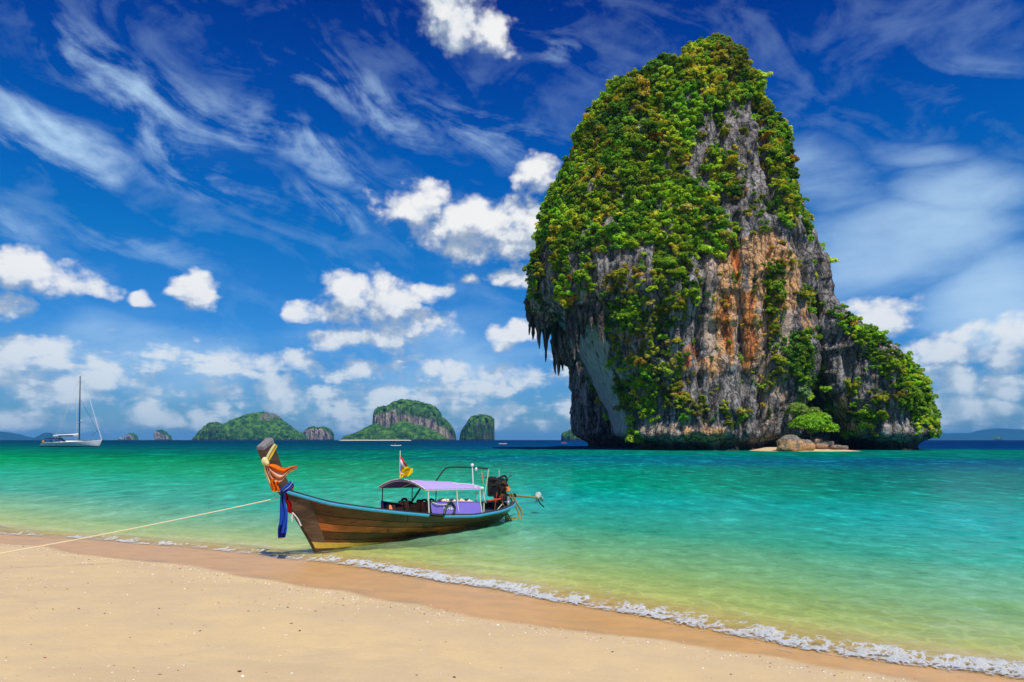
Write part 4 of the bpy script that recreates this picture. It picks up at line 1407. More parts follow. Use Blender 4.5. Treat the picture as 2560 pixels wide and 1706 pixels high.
def far_body(name, pts, D, depth, cliff, veg, parent, seed, nx=150, nj=34, rough=1.0, base=1100):
    """pts: outline in photo px; cliff: 0 gentle dome .. 1 sheer; veg: function(u across, h 0..1) -> cover"""
    xs = np.linspace(pts[0][0], pts[-1][0], nx)
    top = np.interp(xs, [p[0] for p in pts], [p[1] for p in pts])
    hx = (base - top) / FPX * D
    hx = np.maximum(hx, .4)
    u = np.linspace(0, 1, nx)
    V, VG = [], []
    pw = .95 - .72 * cliff
    for j in range(nj):
        th = math.pi * j / (nj - 1)
        zz = hx * math.sin(th) ** pw
        yy = -math.cos(th) * depth * (np.sin(np.pi * u) ** .45 + .05)
        V.append(np.stack([(xs - 1280) / FPX * D, D + yy, zz - 1.0], 1))
        VG.append([veg(a, math.sin(th) ** pw) for a in u])
    V = np.concatenate(V); VG = np.concatenate([np.array(a) for a in VG])
    size = float(hx.max())
    amp = rough * min(20.0, size * .15)
    N_ = np.stack([np.zeros(len(V)), np.where(V[:, 1] < D, -1.0, 1.0), np.zeros(len(V))], 1)
    fl = fbm(V / np.array([size * .16, size * .16, size * .9]), 4, seed, ridged=True, rot=False)
    bm_ = fbm(V / (size * .09), 3, seed + 9)
    V = V + N_ * (amp * (1.1 * fl * (.3 + .7 * cliff) + .8 * bm_))[:, None]
    lift = (.22 * amp + .30 * amp * (1 - cliff)) * (fbm(V / (size * .06), 3, seed + 13) + .5 * fbm(V / (size * .2), 2, seed + 15))
    V[:, 2] += np.where(V[:, 2] > 2, lift, 0)
    me = np_mesh(name, V, grid_faces(nx, nj))
    f_attr(me, 'veg', VG)
    o = link(name, me, MAT_FAR, parent)
    o.matrix_parent_inverse = Matrix.Translation(parent.location).inverted()
    return o


def far_island(label, cx, D, name='rock_island', cat='island'):
    r = empty(name, ((cx - 1280) / FPX * D, D, 0))
    return tag(r, label, cat)


I = far_island('largest far island with sheer cliffs above a dark forest and a white beach', 1000, 2600)
far_body('cliff', [(934, 1099), (936, 1050), (938, 1032), (942, 1021), (949, 1015), (958, 1013), (967, 1014), (979, 1009), (990, 1003), (1002, 999), (1021, 998), (1044, 1001), (1066, 1007), (1080, 1011), (1090, 1017), (1099, 1027), (1103, 1040), (1114, 1047), (1125, 1059), (1133, 1072), (1138, 1085), (1140, 1099)],
         2680, 120, .95, lambda a, h: .95 if h > .90 else (.62 if h > .72 else (.30 if h > .5 else .22)) + .25 * (a > .35) * (h > .55), I, 401)
far_body('forest', [(855, 1099), (857, 1090), (875, 1085), (892, 1079), (909, 1071), (925, 1062), (940, 1057), (958, 1064), (972, 1067), (990, 1057), (1004, 1050), (1016, 1051), (1035, 1060), (1061, 1063), (1080, 1073), (1095, 1081), (1122, 1096), (1126, 1099)],
         2540, 90, .10, lambda a, h: 1.0, I, 411, rough=.8)
sx_ = np.linspace(852, 1030, 60)
V_ = []
for j, (dy, z) in enumerate([(-30, -1.0), (-20, 1.2), (10, 3.0), (40, 2.5)]):
    V_.append(np.stack([(sx_ - 1280) / FPX * 2450, 2440 + dy + 8 * np.sin(sx_ * .05), np.full(60, z) * np.clip(np.minimum((sx_ - 852) / 6, (1030 - sx_) / 6), .05, 1)], 1))
bm_me = np_mesh('beach', np.concatenate(V_), grid_faces(60, 4))
mb = simple_mat('white_sand', (.62, .55, .45), .9, .1, .1, .02)
o = link('beach', bm_me, mb, I); o.matrix_parent_inverse = Matrix.Translation(I.location).inverted()
I = far_island('steep round-topped far island right of the largest one with a pale cliff on its right', 1200, 2600)
far_body('cliff', [(1149, 1099), (1152, 1080), (1158, 1068), (1167, 1056), (1173, 1046), (1180, 1039), (1198, 1035), (1218, 1035), (1228, 1039), (1236, 1045), (1242, 1057), (1246, 1068), (1248, 1080), (1243, 1090), (1236, 1099)],
         2620, 80, .9, lambda a, h: (.9 if h > .8 else .55) if a > .45 else .85 - .2 * (h < .25), I, 421)
I = far_island('small far island with pinkish cliffs between the green island and the largest island', 795, 3400)
far_body('cliff', [(760, 1099), (761, 1082), (765, 1074), (772, 1069), (783, 1064), (795, 1067), (808, 1065), (818, 1068), (826, 1075), (831, 1085), (833, 1099)], 3400, 70, 1.0, lambda a, h: .95 if h > .86 else .15, I, 431)
I = far_island('long far island wholly covered in green forest with a low rocky left end', 630, 3000)
far_body('forest', [(489, 1099), (504, 1092), (513, 1082), (520, 1070), (527, 1060), (545, 1060), (560, 1064), (575, 1060), (603, 1043), (629, 1034), (645, 1030), (660, 1029), (674, 1031), (685, 1034), (693, 1043), (713, 1058), (733, 1073), (758, 1088), (764, 1099)],
         3000, 170, .15, lambda a, h: 1.0 - .55 * (a > .66) * (a < .74) * (h > .78), I, 441)
far_body('cliff', [(505, 1099), (512, 1086), (520, 1066), (527, 1055), (540, 1053), (557, 1060), (570, 1068), (585, 1090), (590, 1099)], 2900, 60, .7, lambda a, h: .6, I, 451)
far_body('sea_stack', [(509, 1099), (510, 1072), (513, 1067), (516, 1074), (519, 1099)], 2880, 8, .9, lambda a, h: .5, I, 455, nx=40, nj=20)
I = far_island('tiny pair of low rocks on the horizon nearest the sailing yacht', 320, 4500)
far_body('cliff', [(312, 1099), (318, 1092), (323, 1084), (330, 1081), (338, 1088), (342, 1099)], 4500, 40, .9, lambda a, h: .8 if h > .8 else .3, I, 461, nx=60)
far_body('low_rock', [(296, 1099), (300, 1092), (306, 1094), (312, 1096), (316, 1099)], 4500, 20, .9, lambda a, h: .3, I, 465, nx=40)
I = far_island('tiny tower-shaped rock island on the horizon left of the green island', 408, 4200)
far_body('cliff', [(388, 1099), (391, 1080), (396, 1075), (403, 1073), (409, 1077), (413, 1084), (420, 1086), (425, 1091), (427, 1099)], 4200, 40, 1.0, lambda a, h: .9 if h > .85 else .12, I, 471, nx=60)
I = far_island('low green islet on the horizon touching the left foot of the great rock', 1433, 2200)
far_body('cliff', [(1403, 1099), (1404, 1082), (1412, 1077), (1420, 1075), (1427, 1070), (1433, 1066), (1441, 1068), (1447, 1073), (1456, 1079), (1470, 1084), (1500, 1090), (1530, 1099)], 2200, 60, .8, lambda a, h: .62 if a < .25 else .95, I, 481)
I = far_island('small dark rock islet in front of the blue hills at the far right', 2495, 6000)
far_body('cliff', [(2481, 1100), (2487, 1094), (2495, 1090), (2503, 1094), (2508, 1100)], 6000, 40, .8, lambda a, h: .7, I, 485, nx=50)

m, nt, out = new_mat('hill_forest')
pbsdf(nt, out, nt.mix(nt.noise(nt.new('ShaderNodeNewGeometry').outputs['Position'], .004, 4, .6), (.004, .04, .05), (.01, .06, .065)), .95, .05)
MAT_HILL = m


def hills(pts, D, depth, seed):
    xs = np.linspace(pts[0][0], pts[-1][0], 220)
    p = sorted(pts)
    # a smooth ridge through the outline points
    top = np.interp(xs, [q[0] for q in p], [q[1] for q in p])
    ker = np.hanning(9); ker /= ker.sum()
    top = np.convolve(np.pad(top, 4, 'edge'), ker, 'valid')
    hx = np.maximum((1101 - top) / FPX * D, 0)
    V = []
    for j in range(20):
        th = math.pi * j / 19
        V.append(np.stack([(xs - 1280) / FPX * D, D - math.cos(th) * depth + 0 * xs, hx * math.sin(th) - 3], 1))
    V = np.concatenate(V)
    V[:, 2] += 10 * fbm(V / 180, 4, seed) * (V[:, 2] > 10)
    tag(link('hills', np_mesh('hills', V, grid_faces(220, 20)), MAT_HILL), kind='structure')


hills([(2200, 1098), (2307, 1090), (2329, 1083), (2346, 1087), (2358, 1083), (2372, 1090), (2396, 1082), (2424, 1091), (2448, 1088), (2467, 1082), (2494, 1071), (2513, 1075), (2532, 1073), (2560, 1081), (2640, 1074), (2750, 1090), (2850, 1101)], 11500, 900, 491)
hills([(-260, 1101), (-150, 1086), (-60, 1076), (0, 1080), (20, 1088), (40, 1094), (66, 1101)], 10000, 600, 493)
hills([(98, 1101), (104, 1094), (110, 1087), (119, 1082), (128, 1086), (136, 1094), (142, 1101)], 9000, 200, 495)

# the air: pale even haze that lets far land fade to blue
hz = bpy.data.meshes.new('haze')
bmh = bmesh.new(); bmesh.ops.create_cube(bmh, size=1.0); bmh.to_mesh(hz); bmh.free()
ho = link('haze', hz)
ho.scale = (44000, 44000, 216.0)
ho.location = (0, 0, 97.0)
m = bpy.data.materials.new('haze'); m.use_nodes = True; m.node_tree.nodes.clear()
nt = NT(m.node_tree); out = nt.new('ShaderNodeOutputMaterial')
pv = nt.new('ShaderNodeVolumePrincipled')
nt.put(pv.inputs['Color'], (.12, .50, 1.0)); pv.inputs['Density'].default_value = 5.5e-5; pv.inputs['Anisotropy'].default_value = 0.0
nt.l.new(pv.outputs[0], out.inputs['Volume'])
hz.materials.append(m)
tag(ho, kind='stuff')

# ------------------------------------------------------------------ mesh helpers for built things
class MB:
    def __init__(s):
        s.V, s.F, s.M = [], [], []

    def add(s, V, F, mi=0):
        o = len(s.V)
        s.V += [tuple(float(q) for q in v) for v in V]
        s.F += [tuple(int(i) + o for i in f) for f in F]
        s.M += [mi] * len(F)
        return s

    def box(s, c, size, rot=None, mi=0, bev=.12):
        hx, hy, hz = (q / 2 for q in size)
        b = bev * min(hx, hy, hz)
        M_ = Euler(rot).to_matrix() if rot else None
        V = []
        for z, k in ((-hz, b), (-hz + b, 0), (hz - b, 0), (hz, b)):
            for x, y in ((-hx + k + b, -hy + k), (hx - k - b, -hy + k), (hx - k, -hy + k + b), (hx - k, hy - k - b), (hx - k - b, hy - k), (-hx + k + b, hy - k), (-hx + k, hy - k - b), (-hx + k, -hy + k + b)):
                v = Vector((x, y, z))
                if M_: v = M_ @ v
                V.append(v + Vector(c))
        F = [tuple(f) for f in grid_faces(8, 4, wrap=True)]
        F.append(tuple(range(7, -1, -1))); F.append(tuple(range(24, 32)))
        return s.add(V, F, mi)

    def tube(s, pts, r, seg=8, mi=0, cap=True):
        pts = [Vector(p) for p in pts]
        n = len(pts)
        rs = list(r) if hasattr(r, '__len__') else [r] * n
        V = []
        t0 = (pts[1] - pts[0]).normalized()
        u = t0.orthogonal().normalized()
        for i, p in enumerate(pts):
            t = ((pts[min(i + 1, n - 1)] - pts[max(i - 1, 0)])).normalized()
            u = (u - t * u.dot(t)).normalized()
            w_ = t.cross(u)
            for j in range(seg):
                a = 2 * math.pi * j / seg
                V.append(p + (u * math.cos(a) + w_ * math.sin(a)) * rs[i])
        F = [tuple(f) for f in grid_faces(seg, n, wrap=True)]
        if cap:
            F.append(tuple(range(seg - 1, -1, -1))); F.append(tuple(range((n - 1) * seg, n * seg)))
        return s.add(V, F, mi)

    def ball(s, c, r, seg=10, rings=7, mi=0):
        r = r if hasattr(r, '__len__') else (r, r, r)
        V = []
        for j in range(rings):
            th = math.pi * (j + .02) / (rings - 1 + .04)
            for i in range(seg):
                a = 2 * math.pi * i / seg
                V.append((c[0] + r[0] * math.sin(th) * math.cos(a), c[1] + r[1] * math.sin(th) * math.sin(a), c[2] - r[2] * math.cos(th)))
        F = [tuple(f) for f in grid_faces(seg, rings, wrap=True)]
        F.append(tuple(range(seg - 1, -1, -1))); F.append(tuple(range((rings - 1) * seg, rings * seg)))
        return s.add(V, F, mi)

    def sheet(s, rows, thick=.006, mi=0, mi_of=None):
        """rows of points -> a thin closed cloth"""
        ny, nx = len(rows), len(rows[0])
        P_ = np.array([[tuple(p) for p in r] for r in rows], dtype=float)
        du = np.gradient(P_, axis=1); dv = np.gradient(P_, axis=0)
        nn = np.cross(du, dv); nn /= np.linalg.norm(nn, axis=2, keepdims=True) + 1e-9
        A = (P_ + nn * thick / 2).reshape(-1, 3); B = (P_ - nn * thick / 2).reshape(-1, 3)
        o = len(s.V)
        s.V += [tuple(v) for v in A] + [tuple(v) for v in B]
        n = nx * ny
        for j in range(ny - 1):
            for i in range(nx - 1):
                q = (j * nx + i, j * nx + i + 1, (j + 1) * nx + i + 1, (j + 1) * nx + i)
                k = mi_of(i / (nx - 1), j / (ny - 1)) if mi_of else mi
                s.F.append(tuple(a + o for a in q)); s.M.append(k)
                s.F.append(tuple(a + o + n for a in q[::-1])); s.M.append(k)
        ring = [(0, i) for i in range(nx)] + [(j, nx - 1) for j in range(1, ny)] + [(ny - 1, i) for i in range(nx - 2, -1, -1)] + [(j, 0) for j in range(ny - 2, 0, -1)]
        for a, b in zip(ring, ring[1:] + ring[:1]):
            ia, ib = a[0] * nx + a[1], b[0] * nx + b[1]
            s.F.append((ia + o, ia + o + n, ib + o + n, ib + o)); s.M.append(mi_of(a[1] / (nx - 1), a[0] / (ny - 1)) if mi_of else mi)
        return s

    def build(s, name, mat, parent=None, loc=None, smooth=True):
        me = bpy.data.meshes.new(name)
        me.from_pydata(s.V, [], s.F); me.update()
        o = link(name, me, mat, parent, loc)
        if isinstance(mat, (list, tuple)) and len(mat) > 1:
            me.polygons.foreach_set('material_index', s.M)
        if smooth:
            me.polygons.foreach_set('use_smooth', [True] * len(me.polygons))
            try:
                me.set_sharp_from_angle(angle=R(38))
            except Exception:
                pass
        bmx = bmesh.new(); bmx.from_mesh(me)
        bmesh.ops.recalc_face_normals(bmx, faces=bmx.faces)
        bmx.to_mesh(me); bmx.free()
        return o


def smooth_path(pts, n=24):
    """Catmull-Rom through the points"""
    P_ = [Vector(p) for p in pts]
    out_ = []
    m_ = len(P_) - 1
    for k in range(n + 1):
        t = k / n * m_
        i = min(int(t), m_ - 1); f = t - i
        p0, p1, p2, p3 = P_[max(i - 1, 0)], P_[i], P_[i + 1], P_[min(i + 2, m_)]
        out_.append(.5 * ((2 * p1) + (p2 - p0) * f + (2 * p0 - 5 * p1 + 4 * p2 - p3) * f * f + (3 * p1 - p0 - 3 * p2 + p3) * f ** 3))
    return out_


# ------------------------------------------------------------------ the long-tail boat
BX, BY = -4.68, 16.46
BANG = math.atan2(.835, .55)
boat = empty('longtail_boat', (BX, BY, 0), BANG)
tag(boat, 'brown wooden long-tail boat with blue rail and purple canopy, bow on the beach', 'boat')
BM = Matrix.Translation((BX, BY, 0)) @ Matrix.Rotation(BANG, 4, 'Z')
BMI = BM.inverted()


def bw(px, py, Y):
    """a photo point at world distance Y, in the boat's own axes"""
    return BMI @ at(px, py, Y)


def wood(name, c1, c2, c3, rough=.45, wear_and_reflection=None):
    m, nt, out = new_mat(name)
    tc = nt.new('ShaderNodeTexCoord'); O = tc.outputs['Object']
    g1 = nt.noise(nt.vm('MULTIPLY', O, (1.2, 9, 14)), 1.0, 6, .65, .3)
    g2 = nt.noise(nt.vm('MULTIPLY', O, (.9, 2, 2.2)), 1.0, 5, .6)
    c = nt.ramp(g1, [(.34, c1), (.52, c2), (.70, c3)])
    c = nt.mix(nt.ss(g2, .40, .64, 0, .85), c, tuple(q * .38 for q in c1))
    g3 = nt.noise(nt.vm('MULTIPLY', O, (2.5, 5, 9)), 1.0, 6, .7)
    c = nt.mix(nt.ss(g3, .60, .72, 0, .6), c, tuple(min(1, q * 1.7) for q in c3))
    if wear_and_reflection:
        x = nt.sep(O)[0]
        c = nt.mix(nt.m('MULTIPLY', nt.ss(x, 3.2, 7.4), nt.lin(g1, .3, .7, .35, .7)), c, nt.ramp(g2, [(.35, wear_and_reflection[0]), (.65, wear_and_reflection[1])]))  # olive stern: wear plus the green water's reflection, painted into the wood
    pbsdf(nt, out, c, nt.lin(g1, .3, .7, rough - .1, rough + .12), .5, nt.bump(g1, .35, .02))
    return m


W_HULL = [wood('varnished_plank', (.09, .020, .007), (.155, .038, .011), (.24, .064, .018), .32, ((.085, .062, .026), (.14, .115, .05))),
          wood('dark_plank', (.04, .010, .005), (.08, .020, .007), (.13, .036, .011), .32, ((.07, .055, .025), (.12, .10, .045))),
          wood('red_plank', (.27, .06, .012), (.44, .105, .018), (.54, .16, .03), .34, ((.13, .075, .028), (.18, .12, .05)))]
W_BOTTOM = wood('painted_bottom', (.085, .075, .030), (.15, .13, .05), (.20, .17, .07), .6)
W_STEM = wood('stem_wood', (.075, .036, .018), (.125, .062, .032), (.18, .095, .05), .55)
W_POST = wood('prow_wood', (.05, .028, .017), (.095, .052, .03), (.15, .085, .05), .55)
W_INNER = wood('inner_wood', (.030, .018, .014), (.055, .035, .026), (.085, .055, .04), .6)
M_BLUE = simple_mat('blue_rail_paint', (.05, .33, .50), .35, .5, .22, 9.0)
M_CAP = simple_mat('dark_cap_wood', (.035, .032, .045), .55, .4, .3, 8.0)
M_YEL = simple_mat('yellow_paint', (.62, .38, .05), .5, .4, .35, 14.0)
M_GREYCAP = simple_mat('grey_weathered_wood', (.20, .19, .20), .8, .2, .3, 12.0, bump=.4)
M_STEEL = simple_mat('dark_steel', (.025, .027, .028), .45, .5, .3, 9.0, .3)
M_BLACK = simple_mat('black_rubber', (.016, .016, .018), .5, .4, .3, 9.0)
M_WHITE = simple_mat('white_paint', (.74, .74, .70), .45, .4, .08, 9.0)
M_PALEPOST = simple_mat('pale_post_paint', (.60, .66, .50), .5, .4, .15, 9.0)
M_TOP = simple_mat('lavender_canvas', (.42, .33, .63), .75, .2, .06, 3.0)
M_LIN = simple_mat('purple_canvas', (.24, .06, .44), .8, .15, .18, 4.0)
M_PANEL = simple_mat('violet_canvas', (.235, .165, .62), .7, .2, .14, 3.0)
M_DKPANEL = simple_mat('dark_violet_canvas', (.05, .03, .13), .75, .2, .2, 3.0)
M_CORD = simple_mat('cream_cord', (.72, .64, .50), .85, .1, .1, 20.0)
M_RUST = simple_mat('rusty_iron', (.20, .055, .02), .7, .3, .45, 12.0, .2, .3)
M_ENG = simple_mat('oily_engine_iron', (.030, .024, .022), .5, .5, .6, 14.0, .3, .4)
M_ORANGE = simple_mat('orange_paint', (.72, .20, .015), .4, .5, .25, 8.0)
M_REDPIPE = simple_mat('red_pipe_paint', (.50, .07, .02), .5, .4, .3, 8.0)
M_HOSE = simple_mat('tan_hose', (.34, .22, .05), .55, .3, .25, 10.0)
M_PROP = simple_mat('pale_green_propeller_paint', (.42, .50, .44), .5, .4, .2, 9.0)
M_GREYMET = simple_mat('grey_metal', (.34, .36, .37), .4, .5, .2, 9.0, .6)

GL = [-1.05, -.7, 0, 1, 2, 3.5, 5, 6.5, 7.5, 7.9]
GW = [.05, .15, .36, .62, .80, .95, 1.0, .92, .70, .50]
GZ = [1.56, 1.44, 1.20, 1.0, .83, .60, .47, .48, .545, .60]
KL = [0, .5, 2, 5, 7, 7.6, 7.9]
KZ = [-.06, -.12, -.22, -.28, -.16, -.02, .10]
LEND = 7.9


def gsp(x, xs, ys):
    d = .25
    return (np.interp(x - d, xs, ys) + 2 * np.interp(x, xs, ys) + np.interp(x + d, xs, ys)) / 4 if xs[0] + d < x < xs[-1] - d else np.interp(x, xs, ys)


def stem_l(v):
    return -1.05 * ((1.2 + .36 * v) * v / 1.56)


def hull_pt(u, v, side, off=0.0):
    """u 0 stem .. 1 transom, v 0 keel .. 1 gunwale, side -1 near / +1 far"""
    s0 = stem_l(v)
    l = s0 + u * (LEND - s0)
    lp = -1.05 + u * (LEND + 1.05)
    zg = gsp(l, GL, GZ)
    zk = np.interp(max(l, 0), KL, KZ) if l > 0 else -.06 * max(0, 1 + l * 3)
    y = .035 + (gsp(lp, GL, GW) - .035) * v ** .78
    z = zk + (zg - zk) * v
    return Vector((l, side * (y + off), z - off * .35))


hull_b = MB()
nu, nv = 46, 9
rows = []
for side in (-1, 1):
    V = [hull_pt(i / nu, j / nv, side, -.035) for j in range(nv + 1) for i in range(nu + 1)]
    hull_b.add(V, grid_faces(nu + 1, nv + 1))
tv = [hull_pt(1, j / nv, -1, -.02) for j in range(nv + 1)] + [hull_pt(1, j / nv, 1, -.02) for j in range(nv, -1, -1)]
hull_b.add(tv, [tuple(range(len(tv)))])
hull = hull_b.build('hull', W_INNER, boat)
VE = [.0, .15, .30, .45, .60, .75, .97]
prng = random.Random(4)
for side in (-1, 1):
    for k in range(6):
        cuts = [[0, .46, 1], [0, .33, .72, 1], [0, .52, 1], [0, .29, .66, 1], [0, .44, .82, 1], [0, .37, .70, 1]][k]
        for a, b in zip(cuts, cuts[1:]):
            n = 14
            V = []
            o0 = prng.uniform(-.003, .004)
            for q in range(n + 1):
                u = a + .0012 + (b - a - .0024) * q / n
                v0, v1 = VE[k] + .006, VE[k + 1] - .006
                for v, of in ((v0, 0), ((v0 + v1) / 2, .004), (v1, 0), (v1, -.03), (v0, -.03)):
                    V.append(hull_pt(u, v, side, of + o0))
            F = [tuple(f) for f in grid_faces(5, n + 1, wrap=True)]
            F.append((4, 3, 2, 1, 0)); F.append(tuple(range(n * 5, n * 5 + 5)))
            mat = W_BOTTOM if k == 0 else W_HULL[[0, 0, 1, 2, 0, 1][k] if a < .5 else [0, 0, 2, 1, 0, 0][k]]
            MB().add(V, F).build('plank', mat, hull)
# painted yellow boot-stripe, stem board, transom planks
for side in (-1, 1):
    V = []
    for q in range(25):
        u = -.004 + .316 * q / 24
        th = .052 * (1 - (q / 24) ** 1.4) + .004
        vc = .175 + .03 * q / 24
        for v, of in ((vc - th, .014), (vc + th, .014), (vc + th, -.01), (vc - th, -.01)):
            V.append(hull_pt(u, v, side, of + .006))
    F = [tuple(f) for f in grid_faces(4, 25, wrap=True)]; F.append((3, 2, 1, 0)); F.append((96, 97, 98, 99))
    MB().add(V, F).build('boot_stripe', M_YEL, hull)
    V = []
    for q in range(15):
        v = .03 + .955 * q / 14
        wd = .040 + .022 * q / 14
        for u, of in ((-.006, .012), (wd, .010), (wd, -.01), (-.006, -.01)):
            V.append(hull_pt(u, v, side, of + .004))
    F = [tuple(f) for f in grid_faces(4, 15, wrap=True)]; F.append((3, 2, 1, 0)); F.append((56, 57, 58, 59))
    MB().add(V, F).build('stem_board', W_STEM, boat)
b = MB(); b.tube([hull_pt(0, v, -1) + Vector((-.02, .035, 0)) for v in np.linspace(0, 1, 12)], .05, 6)
b.build('stem', W_POST, boat)
# rails
def rail(side, u0, u1, v=.985, off=.03, n=40):
    return [hull_pt(u0 + (u1 - u0) * q / n, v, side, off) for q in range(n + 1)]
for side, u0, u1 in ((-1, .004, .452), (-1, .520, .998), (1, .004, .998)):
    MB().tube(rail(side, u0, u1), .042, 9).build('rub_rail', M_BLUE, boat)
for side in (-1, 1):
    V = []
    for q in range(51):
        u = q / 50
        for off, dz in ((.025, .0), (.025, .045), (-.085, .045), (-.085, .0)):
            p = hull_pt(u, 1, side, 0); V.append((p.x, p.y + side * off, p.z + dz))
    F = [tuple(f) for f in grid_faces(4, 51, wrap=True)]; F.append((3, 2, 1, 0)); F.append((200, 201, 202, 203))
    MB().add(V, F).build('gunwale_cap', M_CAP, boat)
# decks and thwarts
def plate(name, l0, l1, zf, mat, inset=.06, n=16, thick=.03):
    top = MB()
    rowsA = []
    for q in range(n + 1):
        l = l0 + (l1 - l0) * q / n
        z = zf(l)
        zg = gsp(l, GL, GZ); zk = np.interp(max(l, 0), KL, KZ)
        v = max(.02, min(1, (z - zk) / (zg - zk)))
        y = max(.03, .035 + (gsp(l, GL, GW) - .035) * v ** .78 - inset)
        rowsA.append([(l, -y + 2 * y * i / 6, z) for i in range(7)])
    return top.sheet(rowsA, thick).build(name, mat, boat, smooth=False)
plate('foredeck', -.9, .9, lambda l: gsp(l, GL, GZ) - .05, W_STEM)
plate('floorboards', .4, 7.4, lambda l: .10, W_INNER)
plate('stern_deck', 6.7, 7.85, lambda l: gsp(l, GL, GZ) - .16, M_CAP)
for l in (1.6, 3.4, 4.2, 5.0, 5.8):
    w_ = gsp(l, GL, GW) * .74
    MB().box((l, 0, gsp(l, GL, GZ) - .20), (.24, 2 * w_, .035)).build('thwart', W_INNER, boat, smooth=False)
# prow post
pv_ = MB()
pp = [(-.72, 1.25, .08, .12), (-.98, 1.56, .085, .125), (-1.18, 1.90, .09, .122), (-1.34, 2.24, .105, .125), (-1.45, 2.48, .115, .13), (-1.48, 2.55, .115, .13)]
V = []
for l, z, hy, hl in pp:
    for sx_, sy_ in ((-1, -1), (1, -1), (1, 1), (-1, 1)):
        V.append((l + sx_ * hl, sy_ * hy, z + .085 * sx_ * (1 if z > 2 else .6)))
F = [tuple(f) for f in grid_faces(4, len(pp), wrap=True)]; F += [(3, 2, 1, 0), tuple(range(20, 24))]
pv_.add(V, F)
post = pv_.build('prow_post', W_POST, boat, smooth=False)
V = []
for l, z, k in ((-1.48, 2.556, 1.04), (-1.495, 2.63, 1.02), (-1.50, 2.66, .86)):
    for sx_, sy_ in ((-1, -1), (1, -1), (1, 1), (-1, 1)):
        V.append((l + sx_ * .13 * k, sy_ * .115 * k, z + .085 * sx_))
MB().add(V, [tuple(f) for f in grid_faces(4, 3, wrap=True)] + [(3, 2, 1, 0), (8, 9, 10, 11)]).build('end_cap', M_GREYCAP, post, smooth=False)

# canopy: arched canvas over bent pipes
CF, CR = 2.95, 5.62


def can_pt(s_, y_, dz=0.0):
    l = CF + (CR - CF) * s_
    half = .86
    ez = 1.345 - .125 * s_
    rise = .245 - .09 * s_ - .22 * max(0, s_ - .74) ** 1.3
    sag = -.012 * math.sin(s_ * math.pi * 4) ** 2
    return Vector((l, y_ * half, ez + rise * (1 - abs(y_) ** 1.9) + sag * (1 - y_ * y_) + dz))


def can_rows(dz):
    return [[can_pt(q / 20, -1 + 2 * i / 18, dz) for i in range(19)] for q in range(21)]
canopy = MB().sheet(can_rows(.012), .012).build('canopy_top', M_TOP, boat)
MB().sheet(can_rows(-.008), .012).build('canopy_lining', M_LIN, canopy)
for s_ in (.0, .33, .62, .97):
    MB().tube([can_pt(s_, -1 + 2 * i / 14, -.03) for i in range(15)], .014, 6).build('canopy_bow', M_CORD if s_ == 0 else M_PALEPOST, boat)
MB().tube([can_pt(-.008, -1 + 2 * i / 24, .012 + .010 * (i % 2)) for i in range(25)], .013, 6).build('edge_lacing', M_CORD, canopy)
for y_ in (-1, 1):
    MB().tube([can_pt(q / 24, y_, -.015 + .007 * (q % 2)) for q in range(25)], .015, 6).build('edge_lacing', M_CORD, canopy)
for l, mt in ((3.08, M_PALEPOST), (4.34, M_PALEPOST), (5.46, M_PALEPOST)):
    for y_ in (-1, 1):
        p = can_pt((l - CF) / (CR - CF), y_ * .985)
        zg = gsp(l, GL, GZ) + .02
        MB().tube([(l, y_ * min(.93, gsp(l, GL, GW) - .03), zg), (l, y_ * .86, (zg + p.z) / 2), p], .019 if y_ < 0 else .015, 8).build('canopy_post', mt if y_ < 0 else M_STEEL, boat)
MB().tube([(4.0, .78, .62), (4.75, .84, 1.26)], .026, 8).build('canopy_brace', M_STEEL, boat)
# steering frame and lamp pole behind the canopy
MB().tube(smooth_path([(5.35, .86, 1.30), (5.6, .66, 1.74), (5.68, .5, 1.83), (5.7, 0, 1.85), (5.7, -.6, 1.84), (5.7, -.98, 1.83)], 30), .022, 8).build('steering_frame', M_STEEL, boat)
MB().tube([(5.7, -1.0, 1.80), (5.72, -.90, 1.30), (5.75, -.80, .95), (5.7, -.82, .5)], .020, 8).build('frame_leg', M_PALEPOST, boat)
MB().tube([(5.7, -.72, 1.83), (5.72, -.80, 1.35)], .013, 6).build('frame_rod', M_ORANGE, boat)
b = MB(); b.tube([(5.6, -.50, 1.25), (5.6, -.46, 1.90)], .018, 8); b.ball((5.6, -.46, 1.92), (.05, .05, .06)); b.ball((5.68, -.55, 1.80), (.045, .045, .06))
b.build('lamp_pole', M_WHITE, boat)
b = MB(); b.tube(smooth_path([(4.7, -.4, 1.42), (5.3, -.6, 1.36), (5.7, -.82, 1.24)], 14), .014, 6)
b.tube(smooth_path([(5.66, -.80, 1.24), (5.68, -.84, .95), (5.72, -.90, .78), (5.70, -.80, .95), (5.66, -.78, 1.22)], 20), .008, 6)
b.tube(smooth_path([(5.45, -.72, 1.20), (5.43, -.76, .95), (5.46, -.70, .82), (5.50, -.66, .95), (5.47, -.70, 1.20)], 20), .008, 6)
b.ball((5.62, -.82, 1.24), (.07, .05, .04)); b.ball((5.42, -.72, 1.25), (.06, .05, .05))
b.build('white_lashing', M_WHITE, boat)
